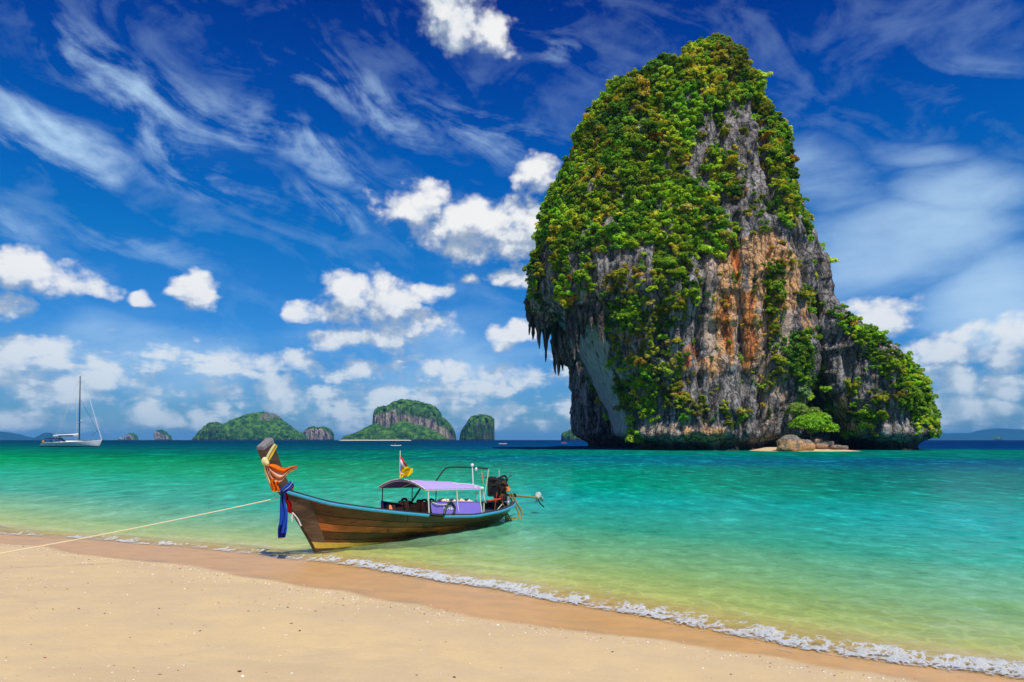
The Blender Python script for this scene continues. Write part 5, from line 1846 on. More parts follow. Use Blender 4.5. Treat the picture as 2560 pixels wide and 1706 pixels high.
# violet side panel on the near side, with white lettering
def pan_pt(a, h, off=0.0):
    l = 3.20 + 2.22 * a
    zt = 1.00 - .17 * a
    zb = gsp(l, GL, GZ) + .05
    fold = .035 * math.sin(a * 30 + 2 * h) * max(0, 1 - a * 3.2) + .012 * math.sin(a * 11 + 3)
    y = -(gsp(l, GL, GW) * (1 - h) + .90 * h) + .03 + fold - off
    return Vector((l, y, zb + (zt - zb) * h))
panel = MB().sheet([[pan_pt(a / 40, h / 8) for a in range(41)] for h in range(9)], .01).build('side_panel', M_PANEL, boat)
MB().tube([pan_pt(a / 24, 1.0, -.005) for a in range(25)], .016, 6).build('panel_hem', M_DKPANEL, panel)
b = MB()
STROKES = [[(.215, .78), (.22, .36)], [(.215, .76), (.232, .80), (.238, .74)], [(.252, .34), (.252, .50), (.262, .60), (.274, .56), (.276, .40), (.266, .36), (.262, .44)],
           [(.292, .44), (.300, .64), (.314, .70), (.326, .60), (.326, .36)], [(.326, .48), (.316, .42), (.306, .50)], [(.340, .68), (.352, .74), (.362, .62), (.358, .36)], [(.362, .36), (.376, .40), (.380, .58)],
           [(.398, .72), (.402, .38)], [(.268, .74), (.274, .80), (.282, .76)]]
for st_ in STROKES:
    b.tube([pan_pt(a, h, .013) for a, h in (smooth_path([(p[0], p[1], 0) for p in st_], 10) and [(q.x, q.y) for q in smooth_path([(p[0], p[1], 0) for p in st_], 10)])], .011, 5)
b.build('lettering', M_WHITE, panel)
# dark inner panel along the far side
MB().sheet([[(3.0 + 2.5 * a / 20, gsp(3.0 + 2.5 * a / 20, GL, GW) - .06 + .015 * math.sin(a * 1.1), gsp(3.0 + 2.5 * a / 20, GL, GZ) - .06 + (.36 - .006 * a) * h / 4) for a in range(21)] for h in range(5)], .01).build('far_side_panel', M_DKPANEL, boat)

# engine with its long tail
EX, EY, EZ = 7.55, -.02, 1.0
er = random.Random(9)
b = MB()
b.box((EX, EY, EZ), (.46, .36, .40))
b.box((EX - .02, EY, EZ + .24), (.36, .26, .12))
for k in range(26):
    p = (EX + er.uniform(-.28, .26), EY + er.uniform(-.24, .2), EZ + er.uniform(-.26, .30))
    if k % 2:
        b.box(p, (er.uniform(.06, .16), er.uniform(.06, .14), er.uniform(.05, .14)), (er.uniform(-.5, .5), er.uniform(-.5, .5), er.uniform(-.5, .5)))
    else:
        q = Vector((er.uniform(-1, 1), er.uniform(-1, 1), er.uniform(-.6, .6))).normalized() * er.uniform(.06, .12)
        b.tube([Vector(p) - q, Vector(p) + q], er.uniform(.02, .055), 8)
for k in range(7):
    p = Vector((EX + er.uniform(-.25, .2), EY - .2, EZ + er.uniform(-.1, .28)))
    b.tube(smooth_path([p, p + Vector((er.uniform(-.15, .2), -.08, er.uniform(.0, .15))), p + Vector((er.uniform(-.2, .3), 0, er.uniform(-.2, .1)))], 10), .012, 5)
engine = b.build('engine', M_ENG, boat)
b = MB()
for k in range(9):
    p = (EX + er.uniform(-.27, .12), EY - er.uniform(.17, .24), EZ + er.uniform(-.18, .24))
    b.ball(p, (er.uniform(.03, .06), .03, er.uniform(.03, .06)), 7, 5)
b.build('rusty_fitting', M_RUST, engine)
b = MB(); b.tube([(EX + .16, EY - .16, EZ + .14), (EX + .19, EY - .23, EZ - .06)], [.075, .085], 14); b.tube([(EX + .19, EY - .23, EZ - .06), (EX + .195, EY - .24, EZ - .075)], [.07, .03], 14)
b.build('oil_filter', M_ORANGE, engine)
b = MB(); b.tube([(EX - .10, EY - .20, EZ - .20), (EX - .10, EY - .28, EZ - .20)], .085, 14)
b.build('pulley', M_RUST, engine)
MB().tube([(EX - .10, EY - .281, EZ - .20), (EX - .10, EY - .30, EZ - .20)], .04, 12).build('pulley_hub', M_BLACK, engine)
MB().tube(smooth_path([(EX + .0, EY - .1, EZ + .32), (EX + .2, EY - .12, EZ + .36), (EX + .32, EY - .1, EZ + .26), (EX + .38, EY, EZ - .05), (EX + .42, EY, EZ - .2)], 18), .032, 8).build('exhaust_pipe', M_BLACK, engine)
MB().tube([(EX + .1, EY, EZ + .3), (EX + .1, EY, EZ + .52)], .008, 6).build('whip_rod', M_WHITE, engine)
b = MB(); b.tube([(EX - .75, EY - .22, EZ - .27), (EX + .05, EY - .24, EZ - .25)], .030, 8); b.tube([(EX - .47, EY - .22, EZ - .265), (EX - .40, EY - .22, EZ - .265)], .045, 10)
b.build('cross_pipe', M_REDPIPE, engine)
b = MB(); b.box((EX + .05, EY, EZ - .33), (.70, .24, .06)); b.box((EX - .05, EY, EZ - .45), (.16, .16, .22)); b.tube([(EX - .05, EY, EZ - .35), (EX - .05, EY, EZ - .62)], .06, 10)
b.tube([(EX + .2, EY - .14, EZ - .28), (EX + .5, EY - .14, EZ - .30), (EX + .5, EY - .14, EZ - .45), (EX + .25, EY - .14, EZ - .43)], .022, 6)
b.build('engine_mount', M_STEEL, engine)
b = MB(); b.tube([(EX + .15, EY - .26, EZ - .22), (EX - .20, EY - .52, EZ - .48)], .034, 8); b.tube([(EX - .20, EY - .52, EZ - .48), (EX - .28, EY - .58, EZ - .54)], .045, 8); b.ball((EX - .04, EY - .40, EZ - .36), .06)
b.build('tiller', M_GREYMET, engine)
T0, T1 = Vector((EX + .35, EY, EZ - .18)), Vector((9.75, -.02, .60))
b = MB(); b.tube([T0, T0.lerp(T1, .28)], .045, 10)
b.tube([T0.lerp(T1, .27), T0.lerp(T1, .30)], .06, 10)
b.build('tail_tube', M_BLACK, engine)
MB().tube([T0.lerp(T1, .29), T1], .032, 9).build('drive_shaft', M_HOSE, engine)
b = MB()
ax = (T1 - T0).normalized()
b.tube([T1 - ax * .06, T1 + ax * .14], .05, 10)
e1 = ax.orthogonal().normalized(); e2 = ax.cross(e1)
for k in range(3):
    a = k * 2.094 + .5
    d1 = e1 * math.cos(a) + e2 * math.sin(a); d2 = ax.cross(d1)
    rr_ = [[T1 + ax * (.05 + (.05 * w__)) + d1 * (.03 + .15 * q / 5) + d2 * (w__ * .075 * math.sin(math.pi * (.12 + .8 * q / 5))) for w__ in (-1, 0, 1)] for q in range(6)]
    b.sheet(rr_, .012)
b.build('propeller', M_PROP, engine)
MB().tube(smooth_path([T1 - ax * .02, T1 + Vector((.05, -.03, -.16)), T1 + Vector((.22, -.08, -.30))], 10), [.02] * 11, 6).build('skeg', M_STEEL, engine)
MB().tube(smooth_path([(EX + .5, -.16, .86), (EX + .62, -.25, .60), (EX + .78, -.34, .28), (EX + .66, -.30, .05), (EX + .42, -.22, .0), (EX + .36, -.18, .10)], 26), .026, 8).build('cooling_hose', M_HOSE, engine)
MB().tube(smooth_path([(EX + .45, -.12, .84), (EX + .57, -.2, .58), (EX + .70, -.28, .28), (EX + .60, -.25, .10), (EX + .44, -.2, .12), (EX + .32, -.15, .30), (EX + .28, -.12, .42)], 26), .022, 8).build('cooling_hose', M_HOSE, engine)
b = MB(); b.tube([(7.93, -.12, .50), (7.98, -.12, -.12)], .04, 8); b.sheet([[(7.95 + .55 * i / 6, -.12 - .05 * i / 6, -.02 + .10 * j - .05 * (i / 6)) for i in range(7)] for j in range(2)], .03)
b.build('rudder', M_HOSE, boat)
for (p, q_, mt) in (((6.55, -.72, 1.05), (6.5, -.66, .44), M_REDPIPE), ((7.1, -.55, .62), (6.55, -.7, .46), M_CORD), ((7.15, -.5, .72), (7.25, -.56, .46), M_HOSE)):
    MB().tube([p, q_], .012, 6).build('stern_line', mt, boat)
MB().tube([(5.52, -.86, .42), (5.50, -.87, .84)], .035, 8).build('stern_post', M_BLACK, boat)

engine.scale = (1.2, 1.2, 1.2); engine.location = (EX * -.2 + .02, EY * -.2, (EZ - .3) * -.2)

# black hose loop hung over the violet panel
hp = [pan_pt(.17, -.02, .05), pan_pt(.235, .55, .05), pan_pt(.30, .92, .05), pan_pt(.37, .90, .05), pan_pt(.415, .55, .05), pan_pt(.39, .12, .05), pan_pt(.345, -.06, .05)]
b = MB(); b.tube(smooth_path(hp, 34), .034, 9)
fo = b.build('hose_fender', M_BLACK); fo.matrix_world = BM
tag(fo, 'black rubber hose bent into a loop over the violet side panel', 'fender')
b = MB(); b.tube(smooth_path([pan_pt(.01, .98, .03), pan_pt(.08, .82, .04), pan_pt(.2, .78, .04), pan_pt(.29, .88, .06), pan_pt(.31, 1.08, .02)], 24), .012, 6); b.ball(pan_pt(.31, 1.1, .02), (.05, .04, .06))
fo = b.build('fender_rope', M_CORD); fo.matrix_world = BM
tag(fo, 'white rope slung along the top left of the violet side panel', 'rope')

# cream bundles behind the panel
M_BUN = simple_mat('cream_cloth', (.72, .56, .44), .85, .1, .15, 9.0)
for a, zz_, sc_, lab in ((.30, .06, 1.0, 'cream cloth bundle leftmost above the violet panel'), (.43, .0, .8, 'low cream bundle left of the middle canopy post'), (.53, .05, 1.1, 'pinkish cream bundle right against the middle canopy post'),
                         (.66, .05, 1.0, 'peaked cream bundle second from the right above the panel'), (.84, .03, 1.15, 'wide cream bundle rightmost above the violet panel')):
    l = 3.2 + 2.22 * a
    V = []
    for j in range(9):
        th = math.pi * j / 8
        for i in range(12):
            f = 2 * math.pi * i / 12
            V.append((math.sin(th) * math.cos(f), math.sin(th) * math.sin(f), -math.cos(th)))
    V = np.array(V); V *= (1 + .75 * fbm(V * 2.0 + a * 50, 3, int(a * 100)))[:, None]
    V = V * np.array([.17, .10, .085]) * sc_ * .9
    me = np_mesh('cloth_bundle', V, grid_faces(12, 9, wrap=True))
    o = link('cloth_bundle', me, M_BUN, None, tuple(BM @ Vector((l, -.72, .96 - .16 * a + zz_ - .02))))
    tag(o, lab, 'bundle', 'cream bundles behind the violet panel')
    MB().box((l, -.70, .80 - .13 * a), (.02, .02, .02)) if False else None
MB().box((4.35, -.70, .70), (2.1, .26, .05)).build('side_shelf', W_INNER, boat, smooth=False)

# life jackets leaning along the far side
M_JKT = simple_mat('orange_jacket_cloth', (.98, .27, .10), .75, .2, .2, 8.0)
def jacket(l, lean, tilt, label, k, sc_=1.0):
    r = empty('life_jacket', tuple(BM @ Vector((l, .62, gsp(l, GL, GZ) - .18))), BANG + tilt)
    tag(r, label, 'life jacket', 'orange life jackets along the far side of the boat')
    H = .52 * sc_
    for sx_ in (-1, 1):
        rows_ = []
        for j in range(9):
            t_ = j / 8
            wd = .105 * (1 - .55 * t_ ** 2) * sc_
            cx = sx_ * (.115 - .05 * t_ * t_) * sc_
            rows_.append([(cx + wd * (i / 4 - .5) * 1.7, -.10 - .03 * math.sin(math.pi * i / 4) + lean * t_ * H, t_ * H) for i in range(5)])
        MB().sheet(rows_, .05).build('front_panel', M_JKT, r)
    V = MB(); V.tube(smooth_path([(-.07 * sc_, -.10 + lean * H, H * .95), (-.05, -.02 + lean * H, H * 1.10), (.05, -.02 + lean * H, H * 1.10), (.07 * sc_, -.10 + lean * H, H * .95)], 12), .035, 8)
    V.build('collar', M_BLACK, r)
    MB().sheet([[(-.18 * sc_ + .36 * sc_ * i / 4, .0 + lean * H * j / 6, H * 1.0 * j / 6) for i in range(5)] for j in range(7)], .05).build('back_panel', M_BLACK, r)
    MB().box((0, -.14 + lean * .2 * H, .16), (.30 * sc_, .02, .03)).build('strap', M_BLACK, r, smooth=False)
for k, (l, ln, tl, lab, sc_) in enumerate([
        (3.22, .3, .5, 'orange life jacket nearest the bow, half hidden by the rail', .72), (3.52, .1, .2, 'low orange life jacket second from the bow', .66), (3.72, .2, -.3, 'tall orange life jacket with a pointed black collar, third from the bow', .98), (4.05, .2, .5, 'tilted orange life jacket at the second canopy post', .82),
        (4.40, .1, .1, 'orange life jacket just behind the second canopy post', .92), (4.62, .1, -.2, 'orange life jacket in the middle of the row of jackets', .96), (4.98, .15, .2, 'orange life jacket second nearest the violet panel', .98), (5.22, .2, -.4, 'orange life jacket beside the violet panel', .8)]):
    jacket(l, ln, tl - .7, lab, k, sc_)

# flag staff with two flags on the canopy front
M_FR = simple_mat('flag_red', (.66, .03, .035), .8, .1, .1); M_FW = simple_mat('flag_white', (.80, .80, .82), .8, .1, .05); M_FB = simple_mat('flag_blue', (.10, .13, .50), .8, .1, .1)
M_FY = simple_mat('flag_yellow', (.92, .66, .01), .8, .1, .1); M_FK = simple_mat('flag_emblem', (.30, .13, .02), .8, .1, .1)
FLY = 18.88
base_f = at(999.5, 1198, FLY)
flag = empty('flag_staff', base_f)
tag(flag, 'thin pole on the canopy front flying a striped tricolour over a yellow flag', 'flag')
MB().tube([(0, 0, 0), Vector(at(1000.5, 1127, FLY)) - base_f], .012, 6).build('pole', M_WHITE, flag)


def fp(zx, zy, dy=0.0):
    return at(930 + zx / 8.71, 1130 + zy / 8.71, FLY + dy) - base_f
def tri_pt(a, b_):
    h0 = Vector((618, 82, 0)).lerp(Vector((602, 505, 0)), a)
    f0 = Vector((772, 305, 0)).lerp(Vector((632, 520, 0)), min(1, a * 1.05))
    p = h0.lerp(f0, b_)
    return fp(p.x + 10 * math.sin(b_ * 7 + a * 3), p.y, .10 * math.sin(b_ * 8 + a * 4) * b_ - .02)
MB().sheet([[tri_pt(i / 24, j / 10) for i in range(25)] for j in range(11)], .006,
           mi_of=lambda a, b_: 0 if a < .16 or a > .84 else (1 if a < .33 or a > .67 else 2)).build('tricolour', [M_FR, M_FW, M_FB], flag)
def yel_pt(a, b_):
    h0 = Vector((652, 330, 0)).lerp(Vector((604, 578, 0)), a)
    f0 = Vector((888, 345, 0)).lerp(Vector((880, 500, 0)), a)
    p = h0.lerp(f0, b_)
    return fp(p.x, p.y + 16 * math.sin(b_ * 9 + a * 2) * (.4 + b_) - 18 * b_ * (a > .9), -.06 + .08 * math.sin(b_ * 9 + a * 3))
yf = MB().sheet([[yel_pt(i / 14, j / 16) for i in range(15)] for j in range(17)], .006).build('yellow_flag', M_FY, flag)
b = MB()
for st_ in ([(.12, .05), (.05, .15), (.14, .25), (.10, .10)], [(.24, .30), (.30, .5), (.36, .66)], [(.40, .06), (.48, .2), (.52, .42)], [(.30, .1), (.36, .25), (.40, .5)], [(.20, .45), (.22, .62), (.26, .74)]):
    b.tube([yel_pt(q.x, q.y) + Vector((0, -.012, 0)) for q in smooth_path([(p[0], p[1], 0) for p in st_], 8)], .007, 5)
b.build('emblem', M_FK, yf)
MB().sheet([[fp(675 + 80 * i / 4, 545 + 22 * j - 10 * math.sin(i * .8), .03) for i in range(5)] for j in range(2)], .006).build('red_flag_end', M_FR, flag)

# sashes tied round the prow
def cloth_mat(name, c, tr=.25):
    m, nt, out = new_mat(name)
    tc = nt.new('ShaderNodeTexCoord')
    n = nt.noise(tc.outputs['Object'], 8.0, 4, .6)
    col = nt.mix(n, tuple(q * .85 for q in c), tuple(min(1, q * 1.15) for q in c))
    d = nt.new('ShaderNodeBsdfDiffuse'); t = nt.new('ShaderNodeBsdfTranslucent')
    nt.put(d.inputs['Color'], col); nt.put(t.inputs['Color'], col)
    mx = nt.new('ShaderNodeMixShader'); mx.inputs[0].default_value = tr
    nt.l.new(d.outputs[0], mx.inputs[1]); nt.l.new(t.outputs[0], mx.inputs[2]); nt.l.new(mx.outputs[0], out.inputs[0])
    return m


C_OR = cloth_mat('orange_silk', (.92, .20, .015), .35); C_ORLIT = cloth_mat('lit_orange_silk', (.95, .52, .34), .35); C_YE = cloth_mat('yellow_silk', (.88, .62, .06), .3); C_PY = cloth_mat('pale_yellow_silk', (.82, .78, .40), .3)  # the peach tone is the orange cloth where lit, as a colour
C_BL = cloth_mat('blue_silk', (.025, .10, .55), .2); C_NV = cloth_mat('navy_silk', (.015, .02, .16), .1); C_LB = cloth_mat('light_blue_silk', (.30, .38, .72), .25); C_RD = cloth_mat('red_silk', (.46, .012, .016), .2); C_WH = cloth_mat('white_silk', (.84, .80, .74), .3); C_GD = cloth_mat('gold_fringe', (.60, .34, .06), .1)


def zc(zx, zy, Y):            # points read off an enlarged crop of the prow
    return at(620 + zx / 4.9, 1080 + zy / 4.9, Y)


def ribbon(name, mat, L_, R_, Y0, parent=None, folds=4, amp=.03, n=22, nx=14, mi_of=None, ydrift=0.0):
    """L_, R_: left and right outlines (crop points) from top to bottom"""
    Lp = smooth_path([(p[0], p[1], 0) for p in L_], n); Rp = smooth_path([(p[0], p[1], 0) for p in R_], n)
    rows_ = []
    for j in range(n + 1):
        row = []
        for i in range(nx + 1):
            t_ = i / nx
            q = Lp[j].lerp(Rp[j], t_)
            dy = amp * math.sin(t_ * math.pi * folds + j * .12 + math.sin(j * .3)) + ydrift * j / n
            row.append(zc(q.x, q.y, Y0 + dy))
        rows_.append(row)
    c = rows_[0][0].copy()
    rows_ = [[p - c for p in r] for r in rows_]
    o = MB().sheet(rows_, .006, mi_of=mi_of).build(name, mat, parent, c if parent is None else None)
    if parent is not None:
        o.location = c - parent.location
    return o


YP = 15.02
s1_ = ribbon('yellow_scarf', [C_PY, C_YE], [(318, 140), (250, 250), (205, 330), (172, 345)], [(358, 170), (300, 290), (262, 345), (228, 395)], YP, folds=3, amp=.02, mi_of=lambda a, b_: 1 if a > .5 else 0)
tag(s1_, 'yellow scarf tied diagonally round the top of the prow with a knot', 'scarf')
b = MB(); b.ball((0, 0, 0), (.075, .06, .09), 12, 9); b.ball((.06, -.02, -.05), (.05, .05, .06), 10, 7)
kn = b.build('knot', C_PY, s1_); kn.location = zc(205, 358, YP - .05) - s1_.location
tl_ = ribbon('cloth_tail', [C_PY, C_ORLIT, C_OR], [(190, 390), (205, 500), (235, 590), (275, 680), (296, 728)], [(245, 395), (275, 480), (320, 570), (365, 640), (385, 732)], YP - .02, folds=5, amp=.035, mi_of=lambda a, b_: 0 if a < .28 and b_ < .6 else (1 if a < .6 and b_ < .72 else 2))
tag(tl_, 'pale yellow to orange cloth tail hanging down the front of the prow', 'scarf')
s2_ = ribbon('orange_scarf', [C_OR, C_ORLIT], [(238, 395), (330, 400), (430, 440), (520, 428), (600, 418)], [(250, 430), (300, 590), (400, 608), (480, 520), (606, 445)], YP - .06, folds=5, amp=.05, n=26, mi_of=lambda a, b_: 0 if a < .30 else 1)  # peach faces: sunlight on the orange cloth, put into its colour
tag(s2_, 'orange scarf with its lit area painted peach, blowing out to the right of the prow', 'scarf')
s2b = ribbon('orange_fold', [C_OR, C_YE], [(275, 545), (275, 620), (285, 690), (300, 735)], [(395, 620), (360, 640), (385, 700), (392, 735)], YP - .09, folds=4, amp=.04, mi_of=lambda a, b_: 1 if b_ > .85 else 0, parent=s2_)
s3_ = ribbon('blue_scarf', [C_BL, C_LB], [(515, 598), (470, 650), (410, 690), (390, 745)], [(562, 640), (530, 690), (480, 730), (430, 755)], 15.28, folds=5, amp=.02, mi_of=lambda a, b_: 1 if .3 < a < .6 else 0)
tag(s3_, 'blue scarf wrapped round the foot of the prow post with a long hanging end', 'scarf')
t3 = ribbon('hanging_end', [C_BL, C_NV, C_GD], [(398, 748), (392, 900), (385, 1080), (366, 1200), (368, 1310)], [(440, 745), (462, 880), (484, 1000), (476, 1195), (452, 1300)], 15.20, s3_, folds=4, amp=.035, n=30, mi_of=lambda a, b_: 2 if b_ > .965 else (1 if b_ > .80 or (b_ > .6 and a < .4) else 0))
s4_ = ribbon('red_scarf', [C_RD], [(455, 745), (465, 840), (478, 920), (482, 985)], [(478, 750), (500, 830), (538, 890), (528, 1000)], 15.26, folds=3, amp=.03)
tag(s4_, 'red scarf hanging behind the blue one at the prow', 'scarf')
s5_ = ribbon('white_scarf', [C_WH], [(515, 1000), (545, 1010), (590, 1060), (640, 1160)], [(550, 985), (590, 1030), (625, 1080), (658, 1150)], 15.30, folds=2, amp=.02)
tag(s5_, 'white scarf end fluttering in front of the stem below the red sash', 'scarf')
b = MB(); p0 = zc(536, 1015, 15.29); b.tube([Vector((0, 0, 0)), zc(538, 1110, 15.28) - p0], [.03, .012], 6); b.build('tassel', C_WH, s5_).location = p0 - s5_.location
s6_ = ribbon('red_white_scarf', [C_RD, C_WH], [(540, 610), (500, 680), (425, 680), (395, 720)], [(566, 660), (545, 700), (450, 715), (410, 748)], 15.32, folds=2, amp=.015, mi_of=lambda a, b_: 0 if a > .5 and b_ < .5 else 1)
tag(s6_, 'pink and white band showing under the blue scarf at the prow foot', 'scarf')

# mooring line from the prow to the beach
ra = zc(398, 805, 15.25)
pts = []
rb = Vector((-10.3, 11.3, 0)); rb.z = float(sand_z(s_off(np.array([rb.x]), np.array([rb.y]))[0])[0]) + .03
rc = Vector((-15.5, 8.6, 0)); rc.z = float(sand_z(s_off(np.array([rc.x]), np.array([rc.y]))[0])[0]) + .02
for k in range(41):
    t_ = k / 40
    p = ra.lerp(rb, t_); p.z -= .05 * math.sin(math.pi * t_)
    g_ = float(sand_z(s_off(np.array([p.x]), np.array([p.y]))[0])[0]) + .03
    p.z = max(p.z, g_); pts.append(p - ra)
for k in range(1, 9):
    p = rb.lerp(rc, k / 8); p.z = float(sand_z(s_off(np.array([p.x]), np.array([p.y]))[0])[0]) + .02; pts.append(p - ra)
M_ROPE = simple_mat('mooring_rope', (.74, .64, .40), .85, .1, .2, 30.0)
o = MB().tube(pts, .011, 6).build('mooring_rope', M_ROPE, None, ra)
tag(o, 'long pale rope running from the prow of the long-tail boat to the sand at left', 'rope')

# ------------------------------------------------------------------ the sailing yacht at anchor
YD = 271.0
K = YD / FPX
yc_ = at(198, 1117, YD); yc_.z = 0
yacht = empty('sailing_yacht', yc_, R(14))
tag(yacht, 'white sailing yacht at anchor at the left with bare mast and dark sun awning', 'yacht')
m, nt, out = new_mat('yacht_hull_paint')
z_ = nt.sep(nt.new('ShaderNodeTexCoord').outputs['Object'])[2]
pbsdf(nt, out, nt.mix(nt.ss(z_, .28, .32), (.02, .03, .05), (.80, .82, .82)), .25, .5)
M_YH = m
M_NAVY = simple_mat('navy_canvas', (.012, .018, .05), .8, .2, .2, 3.0)
M_MAST = simple_mat('bronze_mast', (.07, .035, .045), .45, .5, .2, 2.0)
def yp(px, py):
    return ((px - 198) * K, 0, (1117 - py) * K)
L0, L1 = (110 - 198) * K, (249 - 198) * K
rows_ = []
for q in range(31):
    u = q / 30
    x = L0 + (L1 - L0) * u
    hb = 2.25 * (math.sin(math.pi * (.22 + .78 * u)) ** .62 if u < .999 else .02)
    hb = max(hb, .04)
    sheer = 1.55 + .95 * u ** 1.6
    rake_t = .0; bot = -.35
    row = []
    for j in range(13):
        a = j / 12 * 2 - 1
        yy = math.copysign(abs(a) ** .8, a) * hb
        zz = bot + (sheer - bot) * abs(a) ** 1.5
        xr = x
        if u < .12: xr += (1 - u / .12) * (abs(a)) ** 1.2 * 1.6 - .2
        if u > .9: xr -= (u - .9) / .1 * (1 - abs(a)) * 1.6
        row.append((xr, yy, zz))
    rows_.append(row)
b = MB(); b.add([p for r in rows_ for p in r], grid_faces(13, 31)); b.add(rows_[0], [tuple(range(13))])
yh = b.build('hull', M_YH, yacht)
b = MB(); b.add([p for r in rows_ for p in (r[0], (r[0][0], 0, r[0][2] + .12), r[12])], grid_faces(3, 31)); b.build('deck', M_WHITE, yacht)
b = MB(); b.sheet([[(-9.5 + 15 * i / 12, (j / 4 * 2 - 1) * 1.25 * math.sin(math.pi * (.2 + .65 * i / 12)), 1.75 + .62 * (1 - abs(j / 4 * 2 - 1) ** 3) * math.sin(math.pi * min(1, .12 + .95 * i / 12)) ** .5) for i in range(13)] for j in range(5)], .06)
b.build('coachroof', M_WHITE, yacht)
for k in range(5):
    MB().box((-6.6 + 1.35 * k, -1.9 + .02 * k, 1.34), (.42, .08, .13)).build('porthole', M_BLACK, yh, smooth=False)
for xx in (-7.2, .6, 1.2):
    MB().box((xx, -2.2, .86), (.5, .10, .14)).build('hull_window', M_BLACK, yh, smooth=False)
b = MB(); b.sheet([[(L0 - .22 + .5 * h / 3 + .35 + .35 * h / 3, -.35 + .7 * i / 3, .55 + .55 * h / 3) for i in range(4)] for h in range(4)], .05); b.build('red_stern_mark', M_REDPIPE, yacht)
mast = MB().tube([(0, 0, 1.8), (.15, 0, 14), (.32, 0, 28.1)], [.26, .24, .16], 10).build('mast', M_MAST, yacht)
b = MB(); b.tube([(0, 0, 28.1), (.9, 0, 28.25)], .07, 6); b.build('masthead_vane', M_WHITE, mast)
for zz, w_ in ((9.6, 1.7), (15.6, 1.5), (21.6, 1.1)):
    MB().tube([(-.4, -w_, zz + .1), (.05, 0, zz), (-.4, w_, zz + .1)], .06, 6).build('spreader', M_WHITE, mast)
MB().ball((.75, 0, 10.4), (.42, .42, .22)).build('radar_dome', M_WHITE, mast)
MB().tube([(L1 - .1, 0, 2.6), (1.6, 0, 26.6)], [.15, .09], 7).build('furled_foresail', M_WHITE, yacht)
MB().tube([(8.4, 0, 2.4), (.5, 0, 18.6)], .05, 5).build('inner_stay', M_STEEL, yacht)
for y0 in (-1.9, 1.9):
    b = MB(); b.tube([(-.6, y0, 1.9), (-.45, math.copysign(1.7, y0), 9.7), (-.4, math.copysign(1.5, y0), 15.7), (.2, 0, 27.6)], .035, 5)
    b.tube([(-8.6, y0 * .7, 1.8), (.25, 0, 27.9)], .03, 5); b.build('shroud', M_WHITE, yacht)
MB().tube([(4.2, 0, 4.4), (8.0, 0, 7.4)], .05, 5).build('pole_line', M_STEEL, yacht)
MB().tube([(-.1, 0, 4.15), (-9.2, 0, 4.0)], [.16, .14], 8).build('boom', M_WHITE, yacht)
V = MB(); V.tube([(-.25, 0, 4.75), (-1.6, 0, 4.65), (-5, 0, 4.5), (-9.1, 0, 4.35)], [.62, .45, .33, .26], 10); V.build('sail_cover', M_WHITE, yacht)
MB().tube([(-2.1, -.3, 4.36), (-4.6, -.22, 4.34), (-7.2, -.18, 4.28)], [.30, .28, .22], 8).build('cover_band', M_BLACK, yacht)
MB().sheet([[(-11.6 + 5.4 * i / 8, -1.6 + 3.2 * j / 6, 3.15 + .18 * math.sin(math.pi * j / 6) - .12 * (i / 8 - .5) ** 2) for i in range(9)] for j in range(7)], .16).build('awning', M_NAVY, yacht)
b = MB()
for xx in (-11.2, -8.9, -6.6):
    for y0 in (-1.55, 1.55):
        b.tube([(xx, y0, 1.7), (xx + .1, y0, 3.15)], .05, 5)
b.build('awning_frame', M_STEEL, yacht)
b = MB(); b.sheet([[(-6.9 + 2.6 * i / 8, -1.2 + 2.4 * j / 6, 1.95 + 1.15 * math.sin(math.pi * (.5 + .5 * i / 8)) * (1 - .25 * abs(j / 3 - 1) ** 2)) for i in range(9)] for j in range(7)], .06); b.build('sprayhood', M_NAVY, yacht)
b = MB()
for k in range(10):
    xx = L0 + 2 + k * 2.1
    for y0 in (-1, 1):
        hb = 2.15 * math.sin(math.pi * (.22 + .78 * (xx - L0) / (L1 - L0))) ** .62
        b.tube([(xx, y0 * hb, 1.6 + .9 * ((xx - L0) / (L1 - L0)) ** 1.6), (xx, y0 * hb, 2.3 + .9 * ((xx - L0) / (L1 - L0)) ** 1.6)], .03, 5)
b.build('stanchion', M_WHITE, yacht)
o = MB().ball((0, 0, 0), (.45, .4, .5)).build('mooring_buoy', M_ORANGE, None, tuple(Matrix.Translation(yc_) @ Matrix.Rotation(R(14), 4, 'Z') @ Vector((L0 + 1.9, -1.5, 2.0))))
tag(o, 'round red-orange buoy hung on the stern rail of the white sailing yacht', 'buoy')
b = MB(); b.tube([(L1 - .3, 0, 2.3), (L1 + .75, 0, 2.15)], .14, 7); b.box((L1 + .5, 0, 1.9), (.6, .25, .4)); b.build('anchor', M_BLACK, yacht)

